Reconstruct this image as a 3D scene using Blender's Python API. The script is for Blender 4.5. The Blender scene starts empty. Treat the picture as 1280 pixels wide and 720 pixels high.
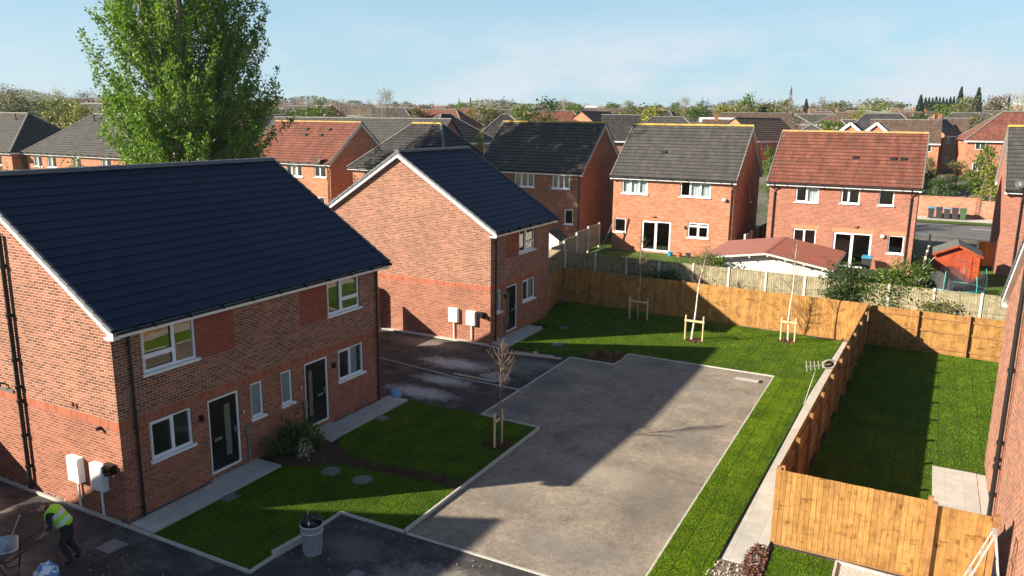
import bpy, math, random
from mathutils import Vector, Matrix
import numpy as np
random.seed(7); RNG = np.random.default_rng(11)
scene = bpy.context.scene
col = scene.collection
R = math.radians

# ------------------------------------------------------------------ helpers
def tag(o, label=None, cat=None, group=None, kind=None):
    if label: o['label'] = label
    if cat: o['category'] = cat
    if group: o['group'] = group
    if kind: o['kind'] = kind
    return o

def empty(name, label=None, cat=None, group=None, loc=(0, 0, 0), rz=0.0):
    o = bpy.data.objects.new(name, None); col.objects.link(o)
    o.location = loc; o.rotation_euler = (0, 0, rz); o.empty_display_size = .2
    return tag(o, label, cat, group)

class MB:
    def __init__(s, T=None): s.v = []; s.f = []; s.m = []; s.uv = []; s.T = T
    def face(s, pts, mi=0, uv=None):
        n = len(s.v)
        P = [Vector(p) for p in pts]
        if s.T: P = [s.T(p) for p in P]
        s.v += [tuple(p) for p in P]; s.f.append(tuple(range(n, n + len(P)))); s.m.append(mi)
        if uv is None:
            a = P[1] - P[0]; b = P[-1] - P[0]; nn = a.cross(b)
            if nn.length < 1e-9 and len(P) > 3: nn = (P[2] - P[0]).cross(P[3] - P[0])
            ax, ay, az = abs(nn.x), abs(nn.y), abs(nn.z)
            if az >= ax and az >= ay: uv = [(p.x, p.y) for p in P]
            elif ax >= ay: uv = [(p.y, p.z) for p in P]
            else: uv = [(p.x, p.z) for p in P]
        s.uv.append(uv)
    def box(s, x0, x1, y0, y1, z0, z1, mi=0, skip=''):
        a = [(x0, y0, z0), (x1, y0, z0), (x1, y1, z0), (x0, y1, z0), (x0, y0, z1), (x1, y0, z1), (x1, y1, z1), (x0, y1, z1)]
        for k, q in zip('b t f r k l'.split(), ((3, 2, 1, 0), (4, 5, 6, 7), (0, 1, 5, 4), (1, 2, 6, 5), (2, 3, 7, 6), (3, 0, 4, 7))):
            if k not in skip: s.face([a[i] for i in q], mi)
    def bar(s, p0, p1, w, h=None, mi=0, up=(0, 0, 1)):
        h = h or w; p0 = Vector(p0); p1 = Vector(p1); d = (p1 - p0).normalized(); u = Vector(up)
        if abs(d.dot(u)) > .98: u = Vector((0, 1, 0))
        sx = d.cross(u).normalized() * w / 2; sy = sx.normalized().cross(d).normalized() * h / 2
        a = [p + i * sx + j * sy for p in (p0, p1) for i, j in ((-1, -1), (1, -1), (1, 1), (-1, 1))]
        for q in ((3, 2, 1, 0), (4, 5, 6, 7), (0, 1, 5, 4), (1, 2, 6, 5), (2, 3, 7, 6), (3, 0, 4, 7)): s.face([a[i] for i in q], mi)
    def tube(s, pts, r, n=8, mi=0, caps=True):
        pts = [Vector(p) for p in pts]; rr = r if isinstance(r, (list, tuple)) else [r] * len(pts)
        rings = []
        for i, p in enumerate(pts):
            d = (pts[min(i + 1, len(pts) - 1)] - pts[max(i - 1, 0)]).normalized()
            u = Vector((0, 0, 1)) if abs(d.z) < .9 else Vector((1, 0, 0))
            a = d.cross(u).normalized(); b = d.cross(a).normalized()
            rings.append([p + rr[i] * (math.cos(2 * math.pi * k / n) * a + math.sin(2 * math.pi * k / n) * b) for k in range(n)])
        for A, B in zip(rings, rings[1:]):
            for k in range(n): s.face([A[k], B[k], B[(k + 1) % n], A[(k + 1) % n]], mi)
        if caps: s.face(rings[0], mi); s.face(rings[-1][::-1], mi)
    def cone(s, c, r0, r1, z0, z1, n=20, mi=0, cap0=True, cap1=True):
        A = [(c[0] + r0 * math.cos(2 * math.pi * k / n), c[1] + r0 * math.sin(2 * math.pi * k / n), z0) for k in range(n)]
        B = [(c[0] + r1 * math.cos(2 * math.pi * k / n), c[1] + r1 * math.sin(2 * math.pi * k / n), z1) for k in range(n)]
        for k in range(n): s.face([A[k], A[(k + 1) % n], B[(k + 1) % n], B[k]], mi)
        if cap0: s.face(A[::-1], mi)
        if cap1: s.face(B, mi)
    def poly(s, pts, z0, z1, mi=0):
        if area(pts) < 0: pts = pts[::-1]
        s.face([(x, y, z1) for x, y in pts], mi)
        n = len(pts)
        for i in range(n):
            a, b = pts[i], pts[(i + 1) % n]
            s.face([(a[0], a[1], z0), (b[0], b[1], z0), (b[0], b[1], z1), (a[0], a[1], z1)], mi)
    def build(s, name, mats, parent=None, smooth=False, kind=None, label=None, cat=None, group=None, loc=None):
        me = bpy.data.meshes.new(name)
        v = s.v
        if loc is not None: v = [(a - loc[0], b - loc[1], c - loc[2]) for a, b, c in v]
        me.from_pydata(v, [], s.f)
        if not isinstance(mats, (list, tuple)): mats = [mats]
        for m in mats: me.materials.append(m)
        me.polygons.foreach_set('material_index', s.m)
        ul = me.uv_layers.new(name='UVMap')
        ul.data.foreach_set('uv', [c for fu in s.uv for t in fu for c in t])
        if smooth: me.polygons.foreach_set('use_smooth', [True] * len(s.f))
        me.update()
        o = bpy.data.objects.new(name, me); col.objects.link(o)
        if loc is not None: o.location = loc
        if parent is not None: o.parent = parent
        return tag(o, label, cat, group, kind)

def area(p): return sum(p[i][0] * p[(i + 1) % len(p)][1] - p[(i + 1) % len(p)][0] * p[i][1] for i in range(len(p))) / 2

def quads_mesh(name, V, mat, parent=None, tri=False, **kw):
    """V: (n,4,3) or (n,3,3) numpy array of faces"""
    k = 3 if tri else 4
    n = len(V); me = bpy.data.meshes.new(name)
    me.vertices.add(n * k); me.vertices.foreach_set('co', np.ascontiguousarray(V, dtype=np.float32).ravel())
    me.loops.add(n * k); me.loops.foreach_set('vertex_index', np.arange(n * k, dtype=np.int32))
    me.polygons.add(n); me.polygons.foreach_set('loop_start', np.arange(0, n * k, k, dtype=np.int32))
    me.polygons.foreach_set('loop_total', np.full(n, k, dtype=np.int32))
    me.materials.append(mat); me.update(calc_edges=True)
    o = bpy.data.objects.new(name, me); col.objects.link(o)
    if parent is not None: o.parent = parent
    return tag(o, kw.get('label'), kw.get('cat'), kw.get('group'), kw.get('kind'))

def copy_tree(o, parent=None):
    c = o.copy(); col.objects.link(c); c.parent = parent
    for ch in list(o.children): copy_tree(ch, c)
    return c

# ------------------------------------------------------------------ materials
def nmat(name):
    m = bpy.data.materials.new(name); m.use_nodes = True
    nt = m.node_tree; b = nt.nodes['Principled BSDF']
    return m, nt, b
def N(nt, t, **kw):
    n = nt.nodes.new(t)
    for k, v in kw.items(): setattr(n, k, v)
    return n
def L(nt, a, b): nt.links.new(a, b)
def ramp(nt, fac, stops, interp='LINEAR'):
    r = N(nt, 'ShaderNodeValToRGB'); r.color_ramp.interpolation = interp
    e = r.color_ramp.elements
    while len(e) < len(stops): e.new(.5)
    for i, (p, c) in enumerate(stops):
        e[i].position = p; e[i].color = (*c, 1) if len(c) == 3 else c
    if fac is not None: L(nt, fac, r.inputs[0])
    return r
def mixc(nt, fac, a, b, mode='MIX'):
    m = N(nt, 'ShaderNodeMix', data_type='RGBA', blend_type=mode)
    for s, v in ((m.inputs[0], fac), (m.inputs[6], a), (m.inputs[7], b)):
        if hasattr(v, 'links'): L(nt, v, s)
        elif isinstance(v, (int, float)): s.default_value = v
        else: s.default_value = (*v, 1)
    return m.outputs[2]
def noise(nt, vec, scale, detail=4, rough=.55, out='Fac'):
    n = N(nt, 'ShaderNodeTexNoise'); n.inputs['Scale'].default_value = scale
    n.inputs['Detail'].default_value = detail; n.inputs['Roughness'].default_value = rough
    if vec is not None: L(nt, vec, n.inputs['Vector'])
    return n.outputs[out]
def coord(nt, which='Object'):
    return N(nt, 'ShaderNodeTexCoord').outputs[which]
def mapping(nt, vec, scale=(1, 1, 1), loc=(0, 0, 0)):
    m = N(nt, 'ShaderNodeMapping'); m.inputs['Scale'].default_value = scale; m.inputs['Location'].default_value = loc
    L(nt, vec, m.inputs[0]); return m.outputs[0]
def bump(nt, b, h, dist=.01, strength=.6):
    n = N(nt, 'ShaderNodeBump'); n.inputs['Distance'].default_value = dist; n.inputs['Strength'].default_value = strength
    L(nt, h, n.inputs['Height']); L(nt, n.outputs[0], b.inputs['Normal'])

def plain(name, c, rough=.6, metal=0.0, var=.12, scale=3.0, spec=None, bmp=0):
    m, nt, b = nmat(name)
    v = noise(nt, coord(nt), scale, 5)
    r = ramp(nt, v, [(.3, [x * (1 - var) for x in c]), (.7, [min(1, x * (1 + var)) for x in c])])
    L(nt, r.outputs[0], b.inputs['Base Color'])
    b.inputs['Roughness'].default_value = rough; b.inputs['Metallic'].default_value = metal
    if spec is not None: b.inputs['Specular IOR Level'].default_value = spec
    if bmp: bump(nt, b, noise(nt, coord(nt), scale * 12, 4), bmp, .6)
    return m

def brick_mat(name, cols, mortar, msize=.006, bw=.225, rh=.075, dirt=.25, off=.5):
    m, nt, b = nmat(name)
    uv = coord(nt, 'UV')
    t = N(nt, 'ShaderNodeTexBrick'); L(nt, uv, t.inputs['Vector'])
    t.offset = off
    t.inputs['Color1'].default_value = (0, 0, 0, 1); t.inputs['Color2'].default_value = (1, 1, 1, 1); t.inputs['Mortar'].default_value = (0, 0, 0, 1)
    t.inputs['Scale'].default_value = 1; t.inputs['Mortar Size'].default_value = msize; t.inputs['Mortar Smooth'].default_value = .15
    t.inputs['Brick Width'].default_value = bw; t.inputs['Row Height'].default_value = rh
    n = len(cols)
    r = ramp(nt, t.outputs['Color'], [(i / n, c) for i, c in enumerate(cols)], 'CONSTANT')
    big = noise(nt, uv, .7, 5)
    fine = noise(nt, uv, 30, 3)
    c1 = mixc(nt, .35, r.outputs[0], ramp(nt, fine, [(.3, (.35, .35, .35)), (.7, (.65, .65, .65))]).outputs[0], 'OVERLAY')
    c2 = mixc(nt, t.outputs['Fac'], c1, mortar)
    c3 = mixc(nt, dirt, c2, ramp(nt, big, [(.3, (.3, .29, .28)), (.72, (.72, .7, .68))]).outputs[0], 'OVERLAY')
    L(nt, c3, b.inputs['Base Color']); b.inputs['Roughness'].default_value = .9
    b.inputs['Specular IOR Level'].default_value = .2
    inv = N(nt, 'ShaderNodeMath', operation='SUBTRACT'); inv.inputs[0].default_value = 1; L(nt, t.outputs['Fac'], inv.inputs[1])
    ad = N(nt, 'ShaderNodeMath', operation='MULTIPLY_ADD'); L(nt, fine, ad.inputs[0]); ad.inputs[1].default_value = .35; L(nt, inv.outputs[0], ad.inputs[2])
    bump(nt, b, ad.outputs[0], .006, .7)
    return m

def tile_mat(name, cols, tw=.3, gauge=.34, wear=.5, rough=.55, streak=(.35, .65), spec=.5, roll=1):
    m, nt, b = nmat(name)
    uv = coord(nt, 'UV')
    t = N(nt, 'ShaderNodeTexBrick'); L(nt, uv, t.inputs['Vector']); t.offset = .5
    t.inputs['Color1'].default_value = (0, 0, 0, 1); t.inputs['Color2'].default_value = (1, 1, 1, 1); t.inputs['Mortar'].default_value = (0, 0, 0, 1)
    t.inputs['Scale'].default_value = 1; t.inputs['Mortar Size'].default_value = .004
    t.inputs['Brick Width'].default_value = tw; t.inputs['Row Height'].default_value = gauge
    r = ramp(nt, t.outputs['Color'], [(i / max(1, len(cols) - 1), c) for i, c in enumerate(cols)])
    st = noise(nt, mapping(nt, uv, (2.2, .5, 1)), 1.2, 6, .65)
    fi = noise(nt, uv, 22, 4)
    c = mixc(nt, wear, r.outputs[0], ramp(nt, st, [(streak[0], (.25, .25, .26)), (streak[1], (.78, .76, .74))]).outputs[0], 'OVERLAY')
    c = mixc(nt, .35 if roll else .08, c, ramp(nt, fi, [(.35, (.3, .3, .3)), (.65, (.7, .7, .7))]).outputs[0], 'OVERLAY')
    c = mixc(nt, t.outputs['Fac'], c, [x * (.45 if roll else .8) for x in cols[0]])
    L(nt, c, b.inputs['Base Color']); b.inputs['Roughness'].default_value = rough
    b.inputs['Specular IOR Level'].default_value = spec
    # gently rolled interlocking profile across the tile
    sx = N(nt, 'ShaderNodeSeparateXYZ'); L(nt, uv, sx.inputs[0])
    mu = N(nt, 'ShaderNodeMath', operation='MULTIPLY'); L(nt, sx.outputs[0], mu.inputs[0]); mu.inputs[1].default_value = 2 * math.pi / tw * 2 * roll
    si = N(nt, 'ShaderNodeMath', operation='SINE'); L(nt, mu.outputs[0], si.inputs[0])
    ad = N(nt, 'ShaderNodeMath', operation='MULTIPLY_ADD'); L(nt, fi, ad.inputs[0]); ad.inputs[1].default_value = .5; L(nt, si.outputs[0], ad.inputs[2])
    bump(nt, b, ad.outputs[0], .006, .35)
    return m

def wood_mat(name, c1, c2, board=.125, rough=.75, grey=0.0):
    """vertical boards, uv x across; random tone per board, grain, knots, stains"""
    m, nt, b = nmat(name)
    uv = coord(nt, 'UV'); ob = coord(nt)
    sx = N(nt, 'ShaderNodeSeparateXYZ'); L(nt, uv, sx.inputs[0])
    dv = N(nt, 'ShaderNodeMath', operation='DIVIDE'); L(nt, sx.outputs[0], dv.inputs[0]); dv.inputs[1].default_value = board
    fl = N(nt, 'ShaderNodeMath', operation='FLOOR'); L(nt, dv.outputs[0], fl.inputs[0])
    wn = N(nt, 'ShaderNodeTexWhiteNoise', noise_dimensions='1D'); L(nt, fl.outputs[0], wn.inputs['W'])
    grain = noise(nt, mapping(nt, uv, (38, 2.2, 1)), 1, 5, .6)
    stain = noise(nt, mapping(nt, ob, (1.1, 1.1, 1.0)), 2.6, 6, .68); sm2 = noise(nt, mapping(nt, ob, (1.0, 1.0, 3.2)), 2.2, 5, .7)
    r = ramp(nt, wn.outputs['Value'], [(0, c1), (1, c2)])
    c = mixc(nt, .45, r.outputs[0], ramp(nt, grain, [(.35, (.28, .26, .24)), (.65, (.72, .7, .68))]).outputs[0], 'OVERLAY')
    c = mixc(nt, .55, c, ramp(nt, stain, [(.3, (.16, .13, .11)), (.5, (.48, .47, .46)), (.75, (.74, .74, .72))]).outputs[0], 'OVERLAY')
    c = mixc(nt, .75 if board < 1 else .3, c, ramp(nt, sm2, [(.33, (.10, .075, .05)), (.42, (.45, .44, .43)), (.6, (.5, .5, .5))]).outputs[0], 'OVERLAY')
    kv = N(nt, 'ShaderNodeTexVoronoi'); kv.inputs['Scale'].default_value = 1; L(nt, mapping(nt, uv, (5, 2.1, 1)), kv.inputs['Vector'])
    kr = ramp(nt, kv.outputs['Distance'], [(.07, (.16, .10, .06)), (.2, (1, 1, 1))])
    c = mixc(nt, .6, c, kr.outputs[0], 'MULTIPLY')
    L(nt, c, b.inputs['Base Color']); b.inputs['Roughness'].default_value = rough; b.inputs['Specular IOR Level'].default_value = .25
    bump(nt, b, grain, .004, .5)
    return m

def leaf_mat(name, c1, c2, c3, trans=.35, rough=.5):
    m, nt, b = nmat(name)
    g = N(nt, 'ShaderNodeNewGeometry')
    r = ramp(nt, g.outputs['Random Per Island'], [(0, c1), (.55, c2), (1, c3)])
    L(nt, r.outputs[0], b.inputs['Base Color']); b.inputs['Roughness'].default_value = rough
    b.inputs['Specular IOR Level'].default_value = .3
    tr = N(nt, 'ShaderNodeBsdfTranslucent'); L(nt, mixc(nt, .5, r.outputs[0], (.25, .32, .03)), tr.inputs[0])
    mx = N(nt, 'ShaderNodeMixShader'); mx.inputs[0].default_value = trans
    L(nt, b.outputs[0], mx.inputs[1]); L(nt, tr.outputs[0], mx.inputs[2])
    L(nt, mx.outputs[0], nt.nodes['Material Output'].inputs[0])
    return m

def glass_mat(name, tint=(.75, .82, .85), refl=1.75):
    m, nt, b = nmat(name)
    lw = N(nt, 'ShaderNodeLayerWeight'); lw.inputs[0].default_value = .5
    pw = N(nt, 'ShaderNodeMath', operation='POWER'); L(nt, lw.outputs['Facing'], pw.inputs[0]); pw.inputs[1].default_value = 4
    fr = N(nt, 'ShaderNodeMath', operation='MULTIPLY_ADD'); L(nt, pw.outputs[0], fr.inputs[0]); fr.inputs[1].default_value = .85; fr.inputs[2].default_value = .17
    tr = N(nt, 'ShaderNodeBsdfTransparent'); tr.inputs[0].default_value = (*tint, 1)
    gl = N(nt, 'ShaderNodeBsdfGlossy'); gl.inputs['Roughness'].default_value = .015
    wob = noise(nt, coord(nt), 1.3, 2); bn = N(nt, 'ShaderNodeBump'); bn.inputs['Distance'].default_value = .012; bn.inputs['Strength'].default_value = .25
    L(nt, wob, bn.inputs['Height']); L(nt, bn.outputs[0], gl.inputs['Normal'])
    mx = N(nt, 'ShaderNodeMixShader'); L(nt, fr.outputs[0], mx.inputs[0]); L(nt, tr.outputs[0], mx.inputs[1]); L(nt, gl.outputs[0], mx.inputs[2])
    L(nt, mx.outputs[0], nt.nodes['Material Output'].inputs[0]); nt.nodes.remove(b)
    return m

M = {}
M['brick_multi'] = brick_mat('brick_multi', [(.145, .052, .034), (.225, .08, .05), (.275, .10, .063), (.19, .068, .043), (.31, .122, .078)], (.44, .33, .25), .0085)
M['brick_dark'] = brick_mat('brick_dark', [(.14, .05, .035), (.23, .09, .058), (.30, .125, .08), (.19, .07, .045), (.34, .16, .11)], (.31, .24, .19), .007)
M['brick_lower'] = brick_mat('brick_lower', [(.20, .063, .04), (.275, .09, .055), (.32, .11, .068), (.235, .077, .047)], (.38, .26, .19), .008)
M['brick_panel'] = brick_mat('brick_panel', [(.235, .058, .038), (.27, .07, .045), (.285, .078, .05)], (.30, .135, .10), .006)
M['soldier'] = brick_mat('soldier', [(.30, .085, .05), (.35, .11, .065), (.37, .125, .075)], (.32, .16, .11), .006, .075, .225, off=0)
M['brick_orange'] = brick_mat('brick_orange', [(.38, .145, .078), (.44, .18, .10), (.47, .20, .115), (.35, .125, .07)], (.42, .26, .19), .006)
M['brick_red'] = brick_mat('brick_red', [(.25, .072, .045), (.31, .095, .06), (.34, .115, .072), (.28, .08, .05)], (.44, .31, .24), .008)
M['brick_brown'] = brick_mat('brick_brown', [(.22, .08, .05), (.30, .12, .075), (.26, .1, .06)], (.30, .2, .15), .006)
M['brick_pale'] = brick_mat('brick_pale', [(.45, .26, .18), (.52, .32, .22), (.48, .28, .2)], (.5, .4, .33), .006)
M['lintel'] = plain('lintel', (.45, .2, .1), .85)
M['slate_new'] = tile_mat('slate_new', [(.0080, .0155, .038), (.0092, .0172, .042), (.0105, .0195, .047)], .3, .34, .04, .6, spec=.3, roll=0)
M['tile_grey'] = tile_mat('tile_grey', [(.058, .056, .052), (.067, .064, .06), (.077, .073, .068)], .3, .34, .4, .8, spec=.25)
M['tile_dark'] = tile_mat('tile_dark', [(.033, .033, .034), (.042, .041, .041), (.05, .048, .047)], .3, .34, .55, .75, spec=.3)
M['tile_red'] = tile_mat('tile_red', [(.155, .055, .038), (.18, .066, .045), (.14, .062, .045), (.20, .078, .055)], .3, .34, .55, .8, spec=.25)
M['tile_brown'] = tile_mat('tile_brown', [(.085, .058, .046), (.105, .07, .054), (.125, .085, .066)], .3, .34, .5, .8, spec=.25)
M['white'] = plain('white_upvc', (.74, .75, .76), .35, var=.03)
M['cream'] = plain('cream_render', (.62, .59, .52), .8, var=.06)
M['black'] = plain('black_plastic', (.012, .012, .013), .4)
M['grey_metal'] = plain('grey_metal', (.38, .39, .4), .35, .8)
M['galv'] = plain('galvanised', (.42, .45, .48), .38, .75, .2, 8)
M['steel'] = plain('steel', (.6, .61, .62), .3, .9)
M['white_metal'] = plain('white_metal', (.36, .37, .37), .4)
M['box_white'] = plain('box_white', (.82, .82, .80), .45, var=.02)
M['door_black'] = plain('door_black', (.008, .008, .011), .28)
M['glass'] = glass_mat('glass')
M['frost'] = plain('frosted_glass', (.20, .26, .26), .12, var=.15, scale=2)
M['door_glass'] = plain('door_glass', (.16, .15, .12), .25, var=.15, scale=2)
M['curtain'] = plain('curtain', (.72, .72, .70), .9, var=.15, scale=8)
M['blind'] = plain('blind', (.40, .43, .45), .8, var=.05)
M['far_glass'] = plain('far_glass', (.03, .035, .04), .08)
M['fence_new'] = wood_mat('fence_new', (.30, .158, .048), (.39, .215, .068))
M['fence_rail'] = wood_mat('fence_rail', (.30, .155, .06), (.34, .18, .07), 9)
M['fence_old'] = wood_mat('fence_old', (.25, .23, .15), (.33, .30, .20), .11)
M['fence_grey'] = wood_mat('fence_grey', (.22, .20, .17), (.30, .27, .23), .12)
M['stake'] = plain('stake_wood', (.55, .42, .24), .8, var=.2, scale=9)
M['timber'] = plain('timber', (.5, .4, .3), .8, var=.2, scale=9)
M['shed'] = wood_mat('shed_red', (.33, .055, .022), (.38, .075, .03), .1)
M['orange_wood'] = wood_mat('orange_wood', (.36, .15, .05), (.42, .19, .065), .12)
M['felt'] = plain('roof_felt', (.10, .105, .095), .9, var=.2, scale=6)
M['red_sheet'] = plain('red_sheet', (.15, .036, .022), .5, var=.2, scale=2)
M['teal'] = plain('teal_metal', (.05, .32, .30), .4)
M['net'] = plain('trampoline_net', (.022, .024, .026), .9)
M['conc'] = plain('concrete', (.43, .41, .37), .85, var=.12, scale=6, bmp=.002)
M['conc_post'] = plain('concrete_post', (.52, .50, .46), .85, var=.15, scale=6)
M['bark_birch'] = plain('bark_birch', (.62, .58, .52), .8, var=.3, scale=14)
M['bark'] = plain('bark', (.16, .125, .095), .9, var=.35, scale=5)
M['bark_pale'] = plain('bark_pale', (.33, .29, .24), .9, var=.25, scale=5)
M['twig'] = plain('twig', (.17, .11, .08), .9, var=.2)
M['mulch'] = plain('mulch', (.060, .028, .018), .95, var=.6, scale=40, bmp=.03)
M['soil'] = plain('soil', (.16, .125, .10), .95, var=.5, scale=14, bmp=.03)
M['hivis'] = plain('hivis', (.42, .80, .03), .7, var=.08)
M['reflect'] = plain('reflective_band', (.62, .66, .64), .35)
M['navy'] = plain('navy_cloth', (.015, .017, .024), .9)
M['skin'] = plain('skin', (.42, .22, .15), .6, var=.06)
M['cap'] = plain('cap_cloth', (.16, .09, .07), .9)
M['gravel'] = plain('gravel', (.50, .47, .42), .95, var=.5, scale=30, bmp=.02)
M['blue_lid'] = plain('blue_lid', (.03, .25, .40), .4)
M['bin_black'] = plain('bin_black', (.035, .037, .042), .5)
M['bin_green'] = plain('bin_green', (.05, .11, .05), .5)
M['tub'] = plain('tub_grey', (.23, .25, .28), .5, var=.15, scale=8)
M['bag_blue'] = plain('bag_blue', (.12, .3, .55), .5)
M['terracotta'] = plain('terracotta', (.5, .12, .05), .8)

# lichen ridge
def lichen_mat(base, amt=.5):
    m, nt, b = nmat('ridge_lichen'); ob = coord(nt)
    n = noise(nt, ob, 3.2, 6, .75)
    c = mixc(nt, ramp(nt, n, [(amt - .04, (0, 0, 0)), (amt + .12, (.9, .9, .9))]).outputs[0], base, (.50, .34, .05))
    L(nt, c, b.inputs['Base Color']); b.inputs['Roughness'].default_value = .9
    return m
M['ridge_lichen'] = lichen_mat((.20, .17, .12), .42)
M['ridge_lichen_red'] = lichen_mat((.32, .2, .12), .5)

def ground_mat(name, stops, nscale, fine=60, dust=None, rough=.92, bmp=.004, det=8):
    m, nt, b = nmat(name); ob = coord(nt)
    a = noise(nt, ob, nscale, det, .62); f = noise(nt, ob, fine, 4, .6)
    c = ramp(nt, a, stops).outputs[0]
    c = mixc(nt, .6, c, ramp(nt, f, [(.3, (.2, .2, .2)), (.7, (.8, .8, .8))]).outputs[0], 'OVERLAY')
    c = mixc(nt, .45, c, ramp(nt, noise(nt, ob, nscale * 6, 8, .7), [(.32, (.25, .25, .25)), (.68, (.75, .75, .75))]).outputs[0], 'OVERLAY')
    if dust:
        for (cx, cy, rx, ry, dc, st) in dust:
            mp = mapping(nt, ob, (1 / rx, 1 / ry, 0), (-cx / rx, -cy / ry, 0))
            ln = N(nt, 'ShaderNodeVectorMath', operation='LENGTH'); L(nt, mp, ln.inputs[0])
            ad = N(nt, 'ShaderNodeMath', operation='MULTIPLY_ADD'); L(nt, noise(nt, ob, 2.2, 8, .72), ad.inputs[0]); ad.inputs[1].default_value = 1.6; L(nt, ln.outputs['Value'], ad.inputs[2])
            fr = ramp(nt, ad.outputs[0], [(.0, (st, st, st)), (.62, (st, st, st)), (1.0, (0, 0, 0))])
            sc = N(nt, 'ShaderNodeMath', operation='MULTIPLY'); L(nt, ad.outputs[0], sc.inputs[0]); sc.inputs[1].default_value = .55
            L(nt, sc.outputs[0], fr.inputs[0])
            c = mixc(nt, fr.outputs[0], c, dc)
    L(nt, c, b.inputs['Base Color']); b.inputs['Roughness'].default_value = rough; b.inputs['Specular IOR Level'].default_value = .25
    bump(nt, b, f, bmp * 3, .8)
    return m
dustc = (.46, .45, .44)
M['yard'] = ground_mat('yard_tarmac', [(.3, (.028, .027, .027)), (.5, (.055, .051, .05)), (.68, (.11, .10, .095)), (.8, (.2, .185, .17))], 1.3, 38,
    [(-16.6, 26.6, 1.9, .8, dustc, .95), (-15.9, 24.6, 1.5, .6, dustc, .85), (-15.9, 23.0, 1.8, .7, dustc, .9), (-13.6, 28.2, 1.5, .7, (.16, .18, .18), .8), (-14.4, 27.3, 1.6, .9, (.2, .19, .17), .7),
     (-19.5, 28.6, 2.6, .8, (.22, .19, .16), .7), (-21.5, 9.8, 2.0, 1.1, (.30, .26, .21), .9), (-11.2, 13.2, 1.2, .7, (.16, .155, .15), .6), (-8.2, 12.6, 2.2, 1.2, (.33, .29, .25), .9), (-17.5, 8.8, 1.3, .7, (.25, .2, .16), .7)])
M['carpark'] = ground_mat('carpark_asphalt', [(.26, (.13, .11, .09)), (.42, (.21, .176, .14)), (.6, (.27, .226, .178)), (.8, (.345, .285, .22))], .8, 34,
    [(-12.3, 26.6, 1.1, 1.6, (.10, .11, .11), .5), (-7.5, 19.8, 2.2, 1.0, (.36, .315, .255), .5), (-5.6, 19.0, 1.3, 2.6, (.13, .115, .10), .6), (-5.9, 23.5, .9, 1.6, (.14, .13, .12), .6), (-9.3, 17.2, 1.0, .8, (.16, .145, .13), .5), (-7.2, 28.6, 1.6, .8, (.19, .175, .16), .5), (-5.4, 28.3, .5, .5, (.2, .185, .17), .8), (-6.6, 15.6, 2.0, .8, (.18, .165, .155), .6), (-12.0, 23.4, .8, 1.1, (.12, .12, .12), .5)])
M['road'] = ground_mat('road_asphalt', [(.3, (.10, .10, .10)), (.7, (.17, .165, .16))], .4, 30)
M['earth'] = ground_mat('field', [(.36, (.055, .08, .03)), (.5, (.11, .105, .075)), (.62, (.15, .14, .125))], .09, 3)
M['garden_ground'] = ground_mat('garden_ground', [(.35, (.045, .085, .012)), (.6, (.075, .13, .02)), (.75, (.11, .13, .04))], .5, 20, bmp=.02)
def lawn_mat():
    m, nt, b = nmat('lawn_turf'); ob = coord(nt)
    n1 = noise(nt, ob, .8, 6, .6); n2 = noise(nt, ob, 28, 4)
    c = ramp(nt, n1, [(.3, (.018, .048, .005)), (.55, (.03, .075, .006)), (.75, (.055, .10, .01))]).outputs[0]
    t = N(nt, 'ShaderNodeTexBrick'); L(nt, mapping(nt, ob, (1, 1, 1)), t.inputs['Vector'])
    t.inputs['Color1'].default_value = (.36, .38, .36, 1); t.inputs['Color2'].default_value = (.62, .6, .56, 1); t.inputs['Mortar'].default_value = (.3, .3, .3, 1)
    t.inputs['Scale'].default_value = 1; t.inputs['Brick Width'].default_value = 1.6; t.inputs['Row Height'].default_value = .42; t.inputs['Mortar Size'].default_value = .01
    c = mixc(nt, .7, c, t.outputs[0], 'OVERLAY')
    c = mixc(nt, .5, c, ramp(nt, n2, [(.3, (.28, .28, .28)), (.7, (.7, .7, .7))]).outputs[0], 'OVERLAY')
    L(nt, c, b.inputs['Base Color']); b.inputs['Roughness'].default_value = .9; b.inputs['Specular IOR Level'].default_value = .15
    bump(nt, b, n2, .03, .8); return m
M['lawn'] = lawn_mat()
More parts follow.
